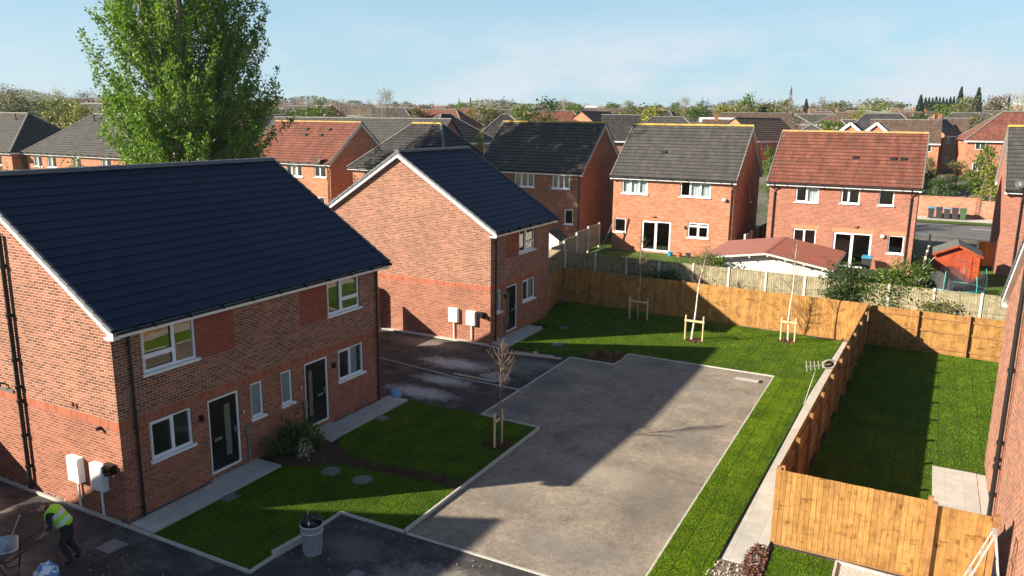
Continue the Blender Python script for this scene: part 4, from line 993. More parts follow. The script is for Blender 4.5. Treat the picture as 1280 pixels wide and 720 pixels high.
old_fence('panel fence between the orange house and the red house', [(-9.9, 50.5), (-9.8, 60)], 1.7, name='panel_fence', board='fence_grey', gravel=False)
old_fence('orange timber fence panel between shed and right-hand house', [(3.1, 55.2), (4.1, 55.2)], 1.75, name='panel_fence', board='orange_wood', gravel=False)

# ------------------------------------------------------------------ garden buildings and things beyond the fence
# white garden building with red sheet roof
gr = empty('garden_building', 'white garden building with low red sheet gable roof behind the old fence', 'outbuilding', None, (-7.2, 42.35, .75))
def loc(x, y, z): return (x + 7.2, y - 42.35, z - .75)
mb = MB()
x0, x1, y0, y1, ze = -10.1, -4.05, 42.5, 48.1, 2.62
ZR = 3.28
for q in ([loc(x0, y0, .6), loc(x1, y0, .6), loc(x1, y0, ze), loc(-7.1, y0, ZR - .06), loc(x0, y0, ze)], [loc(x1, y0, .6), loc(x1, y1, .6), loc(x1, y1, ze), loc(x1, y0, ze)],
          [loc(x1, y1, .6), loc(x0, y1, .6), loc(x0, y1, ze), loc(-7.1, y1, ZR - .06), loc(x1, y1, ze)], [loc(x0, y1, .6), loc(x0, y0, .6), loc(x0, y0, ze), loc(x0, y1, ze)]): mb.face(q)
mb.build('wall', M['cream'], gr)
mb = MB()
def corr(xa, za, xb, zb, ya, yb, pitch=.33):
    n = round((yb - ya) / pitch); a = Vector(loc(xa, 0, za)); 
    for i in range(n):
        y_0 = ya + (yb - ya) * i / n; y_1 = ya + (yb - ya) * (i + 1) / n; ym = y_0 + (y_1 - y_0) * .18; yn = y_0 + (y_1 - y_0) * .09
        for (p, q, hp, hq) in ((y_0, yn, 0, .10), (yn, ym, .10, 0), (ym, y_1, 0, 0)):
            mb.face([loc(xa, p, za + hp), loc(xb, p, zb + hp), loc(xb, q, zb + hq), loc(xa, q, za + hq)])
    mb.face([loc(xa, ya, za - .03), loc(xb, ya, zb - .03), loc(xb, yb, zb - .03), loc(xa, yb, za - .03)])
corr(-7.12, ZR + .02, -3.78, 2.72, 42.1, 48.4); corr(-7.12, ZR + .02, -10.45, 2.80, 42.1, 48.4)
mb.bar(loc(-7.12, 42.08, ZR + .05), loc(-7.12, 48.42, ZR + .05), .22, .05)
rf = mb.build('roof', M['red_sheet'], gr)
mb = MB(); mb.bar(loc(-7.12, 42.08, ZR - .04), loc(-3.76, 42.08, 2.66), .03, .1); mb.bar(loc(-7.12, 42.08, ZR - .04), loc(-10.47, 42.08, 2.74), .03, .1); mb.bar(loc(-3.76, 42.08, 2.67), loc(-3.76, 48.4, 2.67), .03, .09)
mb.build('bargeboard', M['conc_post'], gr)
for i in range(7):
    x = -9.8 + i * .92; z = ZR - abs(x + 7.1) * .175 - .12
    mb = MB(); mb.bar(loc(x, 42.12, z), loc(x, 42.48, z), .07, .1); mb.build('rafter', M['white'], gr)

# red shed
sh = empty('garden_shed', 'red timber garden shed with grey felt roof', 'shed', None, (1.86, 48.6, g(1.8, 49)))
mb = MB(); w = 1.08; dep = 2.3; he = 1.78; hr = 2.28
mb.face([(-w, 0, 0), (w, 0, 0), (w, 0, he), (0, 0, hr), (-w, 0, he)]); mb.face([(w, 0, 0), (w, dep, 0), (w, dep, he), (w, 0, he)]); mb.face([(-w, dep, 0), (-w, 0, 0), (-w, 0, he), (-w, dep, he)]); mb.face([(w, dep, 0), (-w, dep, 0), (-w, dep, he), (0, dep, hr), (w, dep, he)])
mb.build('wall', M['shed'], sh)
mb = MB()
for s in (-1, 1):
    a = Vector((0, -.18, hr + .05)); b = Vector((s * (w + .14), -.18, he - .02)); c = Vector((s * (w + .14), dep + .1, he - .02)); d = Vector((0, dep + .1, hr + .05)); dn = Vector((0, 0, -.035))
    for k in range(3):
        y0 = -.18 + (dep + .28) * k / 3; y1 = -.18 + (dep + .28) * (k + 1) / 3; zz = .004 * (k % 2)
        P = [Vector((a.x, y0, a.z + zz)), Vector((b.x, y0, b.z + zz)), Vector((b.x, y1, b.z + zz)), Vector((a.x, y1, a.z + zz))]; Q = [p + dn for p in P]
        mb.face(P); mb.face(Q[::-1]); [mb.face([P[i], P[(i + 1) % 4], Q[(i + 1) % 4], Q[i]]) for i in range(4)]
mb.build('roof', M['felt'], sh)
mb = MB()
for s in (-1, 1): mb.bar((0, -.2, hr - .02), (s * (w + .14), -.2, he - .09), .03, .1)
mb.build('bargeboard', M['shed'], sh)
mb = MB(); mb.box(-.1, .72, -.03, -.002, .08, 1.72); dr = mb.build('door', M['shed'], sh)
mb = MB(); [mb.box(-.05, .45, -.045, -.031, z, z + .05) for z in (.4, 1.4)]; mb.build('hinge', M['steel'], dr)

# trampoline
tz = g(1.75, 45.2) + .22
tr = empty('trampoline', 'round trampoline with teal legs and sagging dark net', 'trampoline', None, (1.72, 45.3, tz))
r = 1.42
mb = MB(); n = 28; ring = [(r * math.cos(2 * math.pi * k / n), r * math.sin(2 * math.pi * k / n), .75) for k in range(n + 1)]; mb.tube(ring, .035, 8, caps=False); mb.build('frame', M['teal'], tr)
mb = MB(); mb.cone((0, 0), r * .93, r * .93, .735, .745, 28); mb.build('mat', M['net'], tr)
for k in range(4):
    a = .5 + k * math.pi / 2; c, s_ = math.cos(a), math.sin(a); a2 = a + .75; c2, s2 = math.cos(a2), math.sin(a2)
    mb = MB(); mb.tube([(r * c, r * s_, .74), (r * 1.03 * c, r * 1.03 * s_, .03), (r * 1.03 * c2, r * 1.03 * s2, .03), (r * c2, r * s2, .74)], .028, 8); mb.build('leg', M['teal'], tr)
for k in range(6):
    a = .2 + k * math.pi / 3; c, s_ = math.cos(a), math.sin(a); hh = (1.75, 1.6, 1.3, 2.2, 1.7, 1.5)[k]
    mb = MB(); mb.tube([(r * 1.04 * c, r * 1.04 * s_, .2), (r * 1.04 * c, r * 1.04 * s_, hh * .7), (r * (.98 - (.25 if k == 3 else 0)) * c, r * (.98 - (.25 if k == 3 else 0)) * s_, hh)], .022, 8); mb.build('net_pole', M['teal'] if k != 3 else M['white_metal'], tr)
m_, nt_, b_ = nmat('net_mesh'); trn = N(nt_, 'ShaderNodeBsdfTransparent'); mxn = N(nt_, 'ShaderNodeMixShader'); mxn.inputs[0].default_value = .72
b_.inputs['Base Color'].default_value = (.03, .032, .035, 1); L(nt_, trn.outputs[0], mxn.inputs[1]); L(nt_, b_.outputs[0], mxn.inputs[2]); L(nt_, mxn.outputs[0], nt_.nodes['Material Output'].inputs[0])
mb = MB(); nn = 36
for k in range(nn):
    a0, a1 = 2 * math.pi * k / nn, 2 * math.pi * (k + 1) / nn
    def top(a): return 1.35 + .22 * math.cos(3 * a + .4) + .1 * math.sin(5 * a)
    mb.face([(r * .97 * math.cos(a0), r * .97 * math.sin(a0), .76), (r * .97 * math.cos(a1), r * .97 * math.sin(a1), .76), (r * .93 * math.cos(a1), r * .93 * math.sin(a1), top(a1)), (r * .93 * math.cos(a0), r * .93 * math.sin(a0), top(a0))])
mb.build('net', m_, tr)

# canopy / covered patio set, wheelie bin and small things by the red house
cv = empty('garden_canopy', 'low grey sheet canopy in front of the white patio doors', 'canopy', None, (-2.1, 46.2, g(-2, 46.2)))
mb = MB(); mb.box(-1.25, 1.25, -.9, 1.0, .98, 1.03)
for k in range(6): mb.box(-1.25 + k * .45, -1.2 + k * .45, -.9, 1.0, 1.031, 1.06)
mb.build('sheet', M['bin_black'], cv)
for x in (-1.15, 1.15):
    for y in (-.8, .9): mb = MB(); mb.box(x - .04, x + .04, y - .04, y + .04, 0, .98); mb.build('leg', M['timber'], cv)
def wheelie(label, loc_, body, lid, group=None, rz=0):
    t = empty('wheelie_bin', label, 'bin', group, loc_, rz); mb = MB()
    A = [(-.2, -.24, .08), (.2, -.24, .08), (.2, .2, .08), (-.2, .2, .08)]; Bq = [(-.27, -.32, .95), (.27, -.32, .95), (.27, .3, .95), (-.27, .3, .95)]
    mb.face(A[::-1]); mb.face(Bq); [mb.face([A[i], A[(i + 1) % 4], Bq[(i + 1) % 4], Bq[i]]) for i in range(4)]
    mb.box(-.285, .285, -.335, -.3, .9, .96)
    mb.build('body', body, t)
    mb = MB(); P = [(-.29, -.35, .955), (.29, -.35, .955), (.29, .33, 1.0), (-.29, .33, 1.0)]; Q = [(-.24, -.28, 1.02), (.24, -.28, 1.02), (.24, .25, 1.07), (-.24, .25, 1.07)]
    mb.face(P[::-1]); mb.face(Q); [mb.face([P[i], P[(i + 1) % 4], Q[(i + 1) % 4], Q[i]]) for i in range(4)]
    mb.tube([(-.25, .38, 1.0), (.25, .38, 1.0)], .02, 6); mb.build('lid', lid, t)
    for x in (-.23, .23): mb = MB(); mb.tube([(x - .025, .24, .1), (x + .025, .24, .1)], .1, 12); mb.build('wheel', M['black'], t)
    return t
wheelie('dark wheelie bin with blue lid beside the patio doors of the red house', (-2.7, 50.1, g(-2.7, 50.1)), M['bin_black'], M['blue_lid'])
for i, (lb, bm, lm) in enumerate((('black wheelie bin with blue lid, first of the bins by the brick wall', 'bin_black', 'blue_lid'), ('black wheelie bin second from the left by the brick wall', 'bin_black', 'bin_black'),
        ('black wheelie bin in the middle of the row by the brick wall', 'bin_black', 'tub'), ('black wheelie bin next to the green bin', 'bin_black', 'bin_black'), ('green wheelie bin at the right end of the row', 'bin_green', 'bin_green'))):
    x = .55 + i * .64; wheelie(lb, (x, 81.5, g(x, 81.5) + .03), M[bm], M[lm], 'wheelie bins in a row by the brick wall')
# pots by C4
for i, (x, c) in enumerate(((-14.5, 'blue_lid'), (-13.9, 'terracotta'), (-13.3, 'bin_black'))):
    mb = MB(); mb.cone((0, 0), .14, .19, 0, .3, 14, cap1=False); mb.cone((0, 0), .17, .17, .24, .25, 14)
    mb.build('plant_pot', M[c], label=('blue', 'terracotta', 'black')[i] + ' pot on the lawn under the orange house wall', cat='pot').location = (x, 49.9, g(x, 49.9))
mb = MB(); mb.bar((0, 0, 0), (1.0, .3, 2.6), .09, .05)
o = mb.build('plank', M['fence_grey'], label='long grey plank leaning in the corner by the orange house', cat='plank'); o.location = (-19.3, 49.6, g(-19, 49.6))

# playhouse
ph = empty('playhouse', 'small cream playhouse with grey roof behind the grey side fence', 'playhouse', None, (-22.0, 47, g(-22, 47)))
mb = MB(); w = .75; dep = 1.3; he = 1.05; hr = 1.55
for q in ([(-w, 0, 0), (w, 0, 0), (w, 0, he), (0, 0, hr), (-w, 0, he)], [(w, 0, 0), (w, dep, 0), (w, dep, he), (w, 0, he)], [(-w, dep, 0), (-w, 0, 0), (-w, 0, he), (-w, dep, he)], [(w, dep, 0), (-w, dep, 0), (-w, dep, he), (0, dep, hr), (w, dep, he)]): mb.face(q)
mb.build('wall', M['cream'], ph)
mb = MB()
for s in (-1, 1):
    P = [Vector(p) for p in ((0, -.1, hr + .06), (s * (w + .15), -.1, he - .02), (s * (w + .15), dep + .1, he - .02), (0, dep + .1, hr + .06))]; Q = [p - Vector((0, 0, .05)) for p in P]
    mb.face(P); mb.face(Q[::-1]); [mb.face([P[i], P[(i + 1) % 4], Q[(i + 1) % 4], Q[i]]) for i in range(4)]
mb.build('roof', M['tile_grey'], ph)
mb = MB(); mb.box(w + .002, w + .03, .3, .8, .35, .8); mb.build('window', M['far_glass'], ph)

# road, verge, boundary wall
drape('road', -9, 60, 69.5, 78.3, M['road'], .03, 24, 6)
drape('verge', -9, 60, 78.5, 80.2, M['garden_ground'], .06, 24, 2)
drape('pavement', -9, 60, 80.2, 82.6, M['conc'], .05, 24, 2)
for k in range(12): drape('road_marking', -6 + k * 3.2, -4.4 + k * 3.2, 76.0, 76.18, M['white'], .045, 3, 1)
drape('garden_ground', -60, -.2, 41.8, 68, M['garden_ground'], .02, 40, 30); drape('garden_ground', .2, 14, 41.8, 60, M['garden_ground'], .02, 8, 20)
drape('patio', -9.4, -.6, 48.4, 50.95, M['slab'], .035, 6, 4)
M['wall_pink'] = brick_mat('wall_pink', [(.36, .15, .09), (.42, .19, .12), (.47, .24, .16)], (.42, .28, .2), .006)
def bwall(label, x0, x1, y, h, name='brick_wall'):
    t = empty(name, label, 'wall', None, (x0, y, g((x0 + x1) / 2, y)))
    mb = MB(); mb.box(0, x1 - x0, -.11, .11, -.4, h); mb.build('wall', M['wall_pink'], t)
    mb = MB(); mb.box(-.01, x1 - x0 + .01, -.14, .14, h + .001, h + .08); mb.build('coping', M['wall_pink'], t)
    mb = MB(); mb.box(x1 - x0 - .24, x1 - x0 + .1, -.17, .17, -.4, h + .14); mb.build('pier', M['brick_lower'], t)
bwall('pink brick garden wall behind the row of wheelie bins', -5.5, 4.3, 82.9, 1.85)
bwall('lower pink brick garden wall right of the bins', 4.5, 11, 82.9, 1.6)

# ------------------------------------------------------------------ vegetation
def rand_leaf_quads(P, size, up=.0, elong=1.0, rng=RNG):
    """P (n,3) centres -> (n,4,3) leaf-sized quads"""
    n = len(P); u = rng.normal(size=(n, 3)); u[:, 2] += up; u /= np.linalg.norm(u, axis=1)[:, None]
    v = np.cross(u, rng.normal(size=(n, 3))); v /= np.linalg.norm(v, axis=1)[:, None]
    s = size * (.6 + .8 * rng.random((n, 1))); u = u * s * elong; v = v * s * .62
    return np.stack([P - u, P + v * .9, P + u, P - v * .9], 1)

def poplar():
    base = Vector((-43.5, 36.7, 0)); t = empty('poplar_tree', 'tall full poplar with upswept branches rising behind the near blue-black roof', 'tree', None, base)
    tb = MB(); C = []
    def env(z):
        pts = [(2.5, 2.6), (5, 4.6), (8, 5.4), (11, 5.7), (15, 5.3), (19, 4.7), (23, 3.6), (27, 1.2), (29, 0)]
        for (a, ra), (b, rb) in zip(pts, pts[1:]):
            if a <= z <= b: return ra + (rb - ra) * (z - a) / (b - a)
        return 0
    stems = []
    for k in range(7):
        az = k * 2 * math.pi / 7 + random.uniform(-.3, .3); rad = (0.2 if k == 0 else random.uniform(1.2, 2.6)); H = 28 if k == 0 else random.uniform(20, 26)
        pts = []
        for i in range(11):
            f = i / 10; rr = rad * (f ** .7) + .1
            pts.append(Vector((rr * math.cos(az) + .25 * math.sin(f * 9 + k), rr * math.sin(az) + .25 * math.cos(f * 7 + k), f * H)))
        tb.tube(pts, [.26 * (1 - i / 10.5) ** .8 + .015 for i in range(11)], 7); stems.append((pts, H))
    for pts, H in stems:
        for b in range(58):
            z = random.uniform(2.8, H * .97) if b > 6 else random.uniform(3.5, 8); f = z / H * 10; i = min(9, int(f)); p = pts[i].lerp(pts[i + 1], f - i)
            az = random.random() * 6.283; d = Vector((math.cos(az), math.sin(az), 0)); 
            E = env(min(28.5, z + 2)); pr = math.hypot(p.x, p.y)
            ln = max(.8, (E - pr * d.dot(Vector((p.x, p.y, 0)).normalized() if pr > .1 else d) ) * random.uniform(.75, 1.15))
            ln = min(ln, 5.5); q = [p]; steps = 7; ang = random.uniform(.7, 1.0) if z > 8 else random.uniform(.9, 1.2)
            for s in range(steps):
                ang2 = ang * (1 - .45 * s / steps); q.append(q[-1] + (d * math.sin(ang2) + Vector((0, 0, math.cos(ang2)))) * (ln * 1.35 / steps) + Vector((random.uniform(-.08, .08), random.uniform(-.08, .08), 0)))
            tb.tube(q, [.05 * (1 - s / (steps + .6)) + .006 for s in range(steps + 1)], 5, caps=False)
            for s in range(1, steps + 1):
                fr = s / steps
                if fr < .18: continue
                for c in range(4):
                    cc = q[s - 1].lerp(q[s], random.random()); off = Vector((random.gauss(0, .11), random.gauss(0, .11), random.gauss(.06, .18)))
                    C.append((cc + off, .12 + .08 * random.random()))
                if random.random() < .5:   # side shoot, upright
                    sd = Vector((random.gauss(0, .5), random.gauss(0, .5), 1)).normalized(); L_ = random.uniform(.5, 1.2)
                    for c in range(4): C.append((q[s] + sd * L_ * c / 3 + d * .1, .13))
    P = []
    for c, rr in C:
        k = random.choice((7, 9, 11)); P.append(np.array(c)[None] + RNG.normal(0, rr, (k, 3)) * np.array([.8, .8, 1.25]))
    P = np.concatenate(P); 
    quads_mesh('crown', rand_leaf_quads(P, .105), M['leaf_poplar'], t)
    tb.build('trunk', M['bark_pale'], t)
    return len(P)
print('poplar leaves', poplar())

def twig_tree(label, loc_, h, crown0, rad, trunk_mat, twig_mat, ntw=60, tr=.035, leafy=0, upright=.6, group=None, leafmat='leaf_bare', name='young_tree', lean=0, seed=0):
    rs = random.Random(seed); t = empty(name, label, 'tree', group, loc_)
    tb = MB(); pts = [Vector((lean * (i / 8) ** 1.5 + .03 * math.sin(i * 1.3 + seed), .03 * math.cos(i * 1.7), h * i / 8)) for i in range(9)]
    tb.tube(pts, [tr * (1 - i / 8.8) + .004 for i in range(9)], 8); tk = tb.build('trunk', M[trunk_mat], t)
    wb = MB(); Lf = []
    for k in range(ntw):
        z = crown0 + (h - crown0) * rs.random() ** .9; f = z / h * 8; i = min(7, int(f)); p = pts[i].lerp(pts[i + 1], f - i)
        az = rs.random() * 6.283; e = rad * (1 - ((z - crown0) / (h - crown0)) ** 1.6 * .8) * rs.uniform(.5, 1.1)
        d = Vector((math.cos(az), math.sin(az), upright + rs.uniform(0, .7))).normalized(); q = [p]
        for s in range(4): q.append(q[-1] + (d + Vector((rs.gauss(0, .12), rs.gauss(0, .12), .12 * s))).normalized() * e / 3.2)
        wb.tube(q, [.011, .009, .007, .005, .004], 4, caps=False)
        for s in (1, 2, 3):
            for _ in range(1):
                d2 = (d + Vector((rs.gauss(0, .6), rs.gauss(0, .6), rs.uniform(0, .6)))).normalized(); wb.tube([q[s], q[s] + d2 * e * .22, q[s] + d2 * e * .4 + Vector((0, 0, .05))], [.004, .003, .002], 4, caps=False)
                for _ in range(leafy): Lf.append(q[s] + d2 * e * rs.uniform(.1, .45) + Vector((rs.gauss(0, .03), rs.gauss(0, .03), rs.gauss(0, .03))))
    wb.build('branches', M[twig_mat], t)
    if Lf: quads_mesh('leaves', rand_leaf_quads(np.array([tuple(p) for p in Lf]), .022), M[leafmat], t)
    return t
def supports(label, x, y, wdt, rz=0, h=1.2, bar=True, one=False):
    t = empty('tree_stakes', label, 'tree support', 'timber stakes holding the young trees', (x, y, 0), rz)
    for s in (-1, 1):
        mb = MB(); mb.tube([(s * wdt / 2, 0, -.05), (s * wdt / 2, 0, h + random.uniform(-.04, .05))], .038, 10); mb.build('stake', M['stake'], t)
    mb = MB(); mb.box(-wdt / 2 - .05, wdt / 2 + .05, -.062, -.04, h - .26, h - .16); mb.build('crossbar', M['stake'], t)
    mb = MB(); mb.box(-.05, .05, -.04, .05, h - .3, h - .14); mb.build('tie', M['black'], t)
twig_tree('slim young tree in shade, leftmost of the three on the rear lawn', (-12.40, 37.5, 0), 4.3, 2.4, .8, 'bark_pale', 'twig', 34, .03, seed=3, leafy=1, leafmat='leaf_yellow')
twig_tree('leaning white-barked young birch, middle of the three on the rear lawn', (-8.92, 34.98, 0), 4.4, 2.6, 1.0, 'bark_birch', 'twig', 46, .045, lean=.42, seed=5, leafy=2, leafmat='leaf_yellow')
twig_tree('upright white-barked young birch nearest the side fence', (-5.0, 37.05, 0), 4.75, 2.3, .85, 'bark_birch', 'twig', 38, .038, lean=.08, seed=8, leafy=1, leafmat='leaf_yellow')
twig_tree('bare young tree with reddish twigs at the car park corner', (-10.93, 20.12, 0), 3.4, 1.75, .8, 'bark', 'twig', 40, .026, seed=12, upright=.75)
supports('two thin stakes and crossbar around the shaded slim tree', -12.38, 37.46, .95)
supports('two pale stakes and crossbar around the leaning birch', -8.83, 34.95, .82)
supports('two pale stakes and crossbar around the upright birch', -4.98, 37.0, .62)
supports('two timber stakes in front of the bare tree at the car park', -10.98, 20.06, .46, rz=R(90), h=1.15)

def leaf_blob(name, clumps, mat, size, parent=None, **kw):
    P = np.concatenate([np.array(c)[None] + RNG.normal(0, 1, (k, 3)) * np.array(rr) for c, rr, k in clumps])
    return quads_mesh(name, rand_leaf_quads(P, size, up=.3), mat, parent, **kw)
def shrub(label, loc_, rx, ry, rz_, n, mat, size, cat='shrub', name='shrub', dens=60, stems=True, group=None):
    t = empty(name, label, cat, group, loc_); cl = []
    sb = MB()
    for k in range(n):
        a = random.random() * 6.283; r_ = math.sqrt(random.random()); c = (rx * r_ * math.cos(a), ry * r_ * math.sin(a), rz_ * random.uniform(.25, 1) * (1.1 - r_ * .5))
        cl.append((c, (.14 * (rx + ry) * .5 + .04, .14 * (rx + ry) * .5 + .04, .1 * rz_ + .03), dens)); sb.tube([(c[0] * .2, c[1] * .2, 0), (c[0] * .6, c[1] * .6, c[2] * .5), c], [.012, .008, .004], 5, caps=False)
    leaf_blob('leaves', cl, M[mat], size, t); sb.build('stems', M['bark'], t); return t
# planting bed by the near house
shrub('broad dark green shrub in the bed under the narrow windows', (-16.2, 16.5, .05), .5, .75, .95, 26, 'leaf_dark', .055, dens=45)
shrub('glossy green shrub beside the second front door path', (-16.0, 17.25, .05), .45, .4, .75, 16, 'leaf_mid', .05, dens=35)
shrub('pale flowering plant at the front of the planting bed', (-15.6, 16.35, .05), .3, .35, .55, 14, 'leaf_pale', .035, dens=14)
shrub('tall thin plant with pale top against the near house wall', (-16.35, 16.9, .05), .12, .15, 1.3, 8, 'leaf_mid', .04, dens=20)
for i, (x, y) in enumerate(((-15.0, 16.6), (-14.2, 16.9), (-13.3, 16.95), (-12.3, 17.1), (-11.5, 17.2), (-10.8, 17.0))):
    shrub('low dark sprig in the mulch strip between the two front lawns', (x, y, .05), .14, .14, .22, 6, 'leaf_dark', .025, dens=16, group='sprigs in the mulch strip')
for i, (x, y) in enumerate(((-12.1, 30.4), (-11.6, 30.9), (-11.2, 30.3), (-11.8, 30.1), (-11.1, 31.0))):
    shrub('low brownish plant in the bed at the far corner of the car park', (x, y, .05), .2, .2, .28, 7, 'leaf_olive', .03, dens=16, group='plants in the car park corner bed')
# growth along the old fence
def climber(label, x0, x1, y, z0, z1, n, mat, dens=70, size=.06, name='climbing_shrub', yr=.35, cat='shrub'):
    t = empty(name, label, cat, None, ((x0 + x1) / 2, y, 0)); cx = (x0 + x1) / 2; cl = []; sb = MB()
    for k in range(n):
        x = random.uniform(x0, x1) - cx; z = random.uniform(z0, z1); y_ = random.gauss(0, yr * .5)
        cl.append(((x, y_, z), (.22, .16, .16), int(dens * random.uniform(.5, 1.2))))
        if k % 3 == 0: sb.tube([(x * .9, 0.1, .55), (x * .95, y_ * .5, (z + .6) / 2), (x, y_, z)], [.018, .012, .005], 5, caps=False)
    leaf_blob('leaves', cl, M[mat], size, t); sb.build('stems', M['bark'], t); return t
climber('dark green climber spilling over the new fence near its corner', -3.9, -2.6, 40.9, 1.3, 3.1, 44, 'leaf_dark')
climber('mid green shrub growing along the old fence left of the garden corner', -2.7, -.6, 41.2, 1.5, 3.0, 54, 'leaf_mid')
climber('tall open shrub above the old fence in front of the shed', -.9, .5, 41.3, 1.9, 3.5, 40, 'leaf_mid')
climber('trailing plant on the old fence below the trampoline', .2, 1.7, 40.75, 1.2, 2.0, 22, 'leaf_olive', 40)
climber('leafy bush against the white garden building', -10.6, -9.3, 41.9, 1.4, 2.9, 40, 'leaf_mid')
climber('dark ivy on the old fence below the patio doors', -13.6, -11.3, 40.95, 1.0, 1.9, 26, 'leaf_dark')
shrub('straggly bush on the lawn of the orange house', (-17.0, 43.2, g(-17, 43.2)), 1.0, .7, 1.5, 22, 'leaf_olive', .045, dens=26)
climber('yellow flowered low hedge on top of the old fence', -17.3, -12.0, 41.5, 2.2, 2.55, 40, 'leaf_yellow', 26, .04, yr=.2)
climber('green shrubs along the lawn edge of the orange house', -13, -10.5, 43.2, 1.1, 1.9, 30, 'leaf_mid', 40)
# bushes by the left row
for i, (x, y, hh, m_n, lb) in enumerate(((-77, 41.5, 5.6, 'leaf_yellow', 'yellow-green bush in front of the left-edge house'), (-72, 42.5, 5.2, 'leaf_yellow', 'leafy bush in front of the pink house end'), (-64, 42, 6.3, 'leaf_yellow', 'sparse golden bush before the long house row'), (-57, 42, 6.0, 'leaf_yellow', 'yellow-green bush by the foot of the poplar'))):
    shrub(lb, (x, y, g(x, y)), 3.2, 2, hh, 60, m_n, .11, dens=46)

# tree prototypes for the distance --------------------------------------------
def tree_proto(kind, rng, h=10.0, w=6.0):
    P = []; TB = MB()
    if kind == 'conifer':
        for k in range(1900):
            z = h * (.08 + .92 * rng.random()); r_ = w / 2 * (1 - z / h) ** .8 * math.sqrt(rng.random()) + .1; a = rng.random() * 6.283
            P.append((r_ * math.cos(a), r_ * math.sin(a), z - .12 * r_))
        TB.tube([(0, 0, 0), (0, 0, h * .9)], [.2, .04], 5, caps=False); size = .26
    elif kind == 'column':
        for k in range(900):
            z = h * (.1 + .9 * rng.random()); r_ = w / 2 * math.sin(math.pi * min(1, (z / h) ** .7)) * math.sqrt(rng.random()) + .05; a = rng.random() * 6.283
            P.append((r_ * math.cos(a), r_ * math.sin(a), z))
        TB.tube([(0, 0, 0), (0, 0, h * .9)], [.2, .04], 5, caps=False); size = .22
    else:
        nb = 26 if kind != 'bare' else 34
        TB.tube([(0, 0, 0), (.05, 0, h * .3), (0, .1, h * .55)], [.28, .2, .1], 6, caps=False)
        for b in range(nb):
            a = rng.random() * 6.283; rr = math.sqrt(rng.random()); z = h * (.34 + .6 * rng.random()); prof = math.sin(math.pi * min(.98, max(.12, (z / h - .18) / .86))) ** .6
            c = np.array([w / 2 * .85 * rr * prof * math.cos(a), w / 2 * .85 * rr * prof * math.sin(a), z])
            TB.tube([(0, 0, h * random.uniform(.2, .45)), tuple(c * np.array([.55, .55, .9])), tuple(c)], [.09, .05, .02], 4, caps=False)
            k = 62 if kind != 'bare' else 70; s = w * .095
            for q in c + rng.normal(0, 1, (k, 3)) * np.array([s, s, s * .8]): P.append(tuple(q))
            if kind == 'bare':
                for _ in range(5):
                    e = c + rng.normal(0, 1, 3) * s * 1.6; TB.tube([tuple(c), tuple(e)], [.02, .012], 3, caps=False)
        size = .22 if kind != 'bare' else .075
    return np.array(P), TB, size
protos = {}
def make_tree(kind, leafm, label, loc_, h, w, group=None, rng=None):
    key = (kind, leafm, random.randint(0, 2))
    if key in protos:
        r0 = protos[key]; t = copy_tree(r0)
    else:
        t = empty('tree', label, 'tree', group, (0, 0, 0)); P, TB, size = tree_proto(kind, np.random.default_rng(len(protos) + 5))
        q = rand_leaf_quads(P, size, elong=1.0 if kind != 'bare' else 1.5); quads_mesh('crown', q, M[leafm], t)
        TB.build('trunk', M['bark' if kind != 'bare' else 'bark_pale'], t); protos[key] = t
    t.location = loc_; t.scale = (w / 6, w / 6, h / 10); t.rotation_euler = (0, 0, random.random() * 6.28)
    t['label'] = label; t['category'] = 'tree'
    if group: t['group'] = group
    elif 'group' in t: del t['group']
    return t

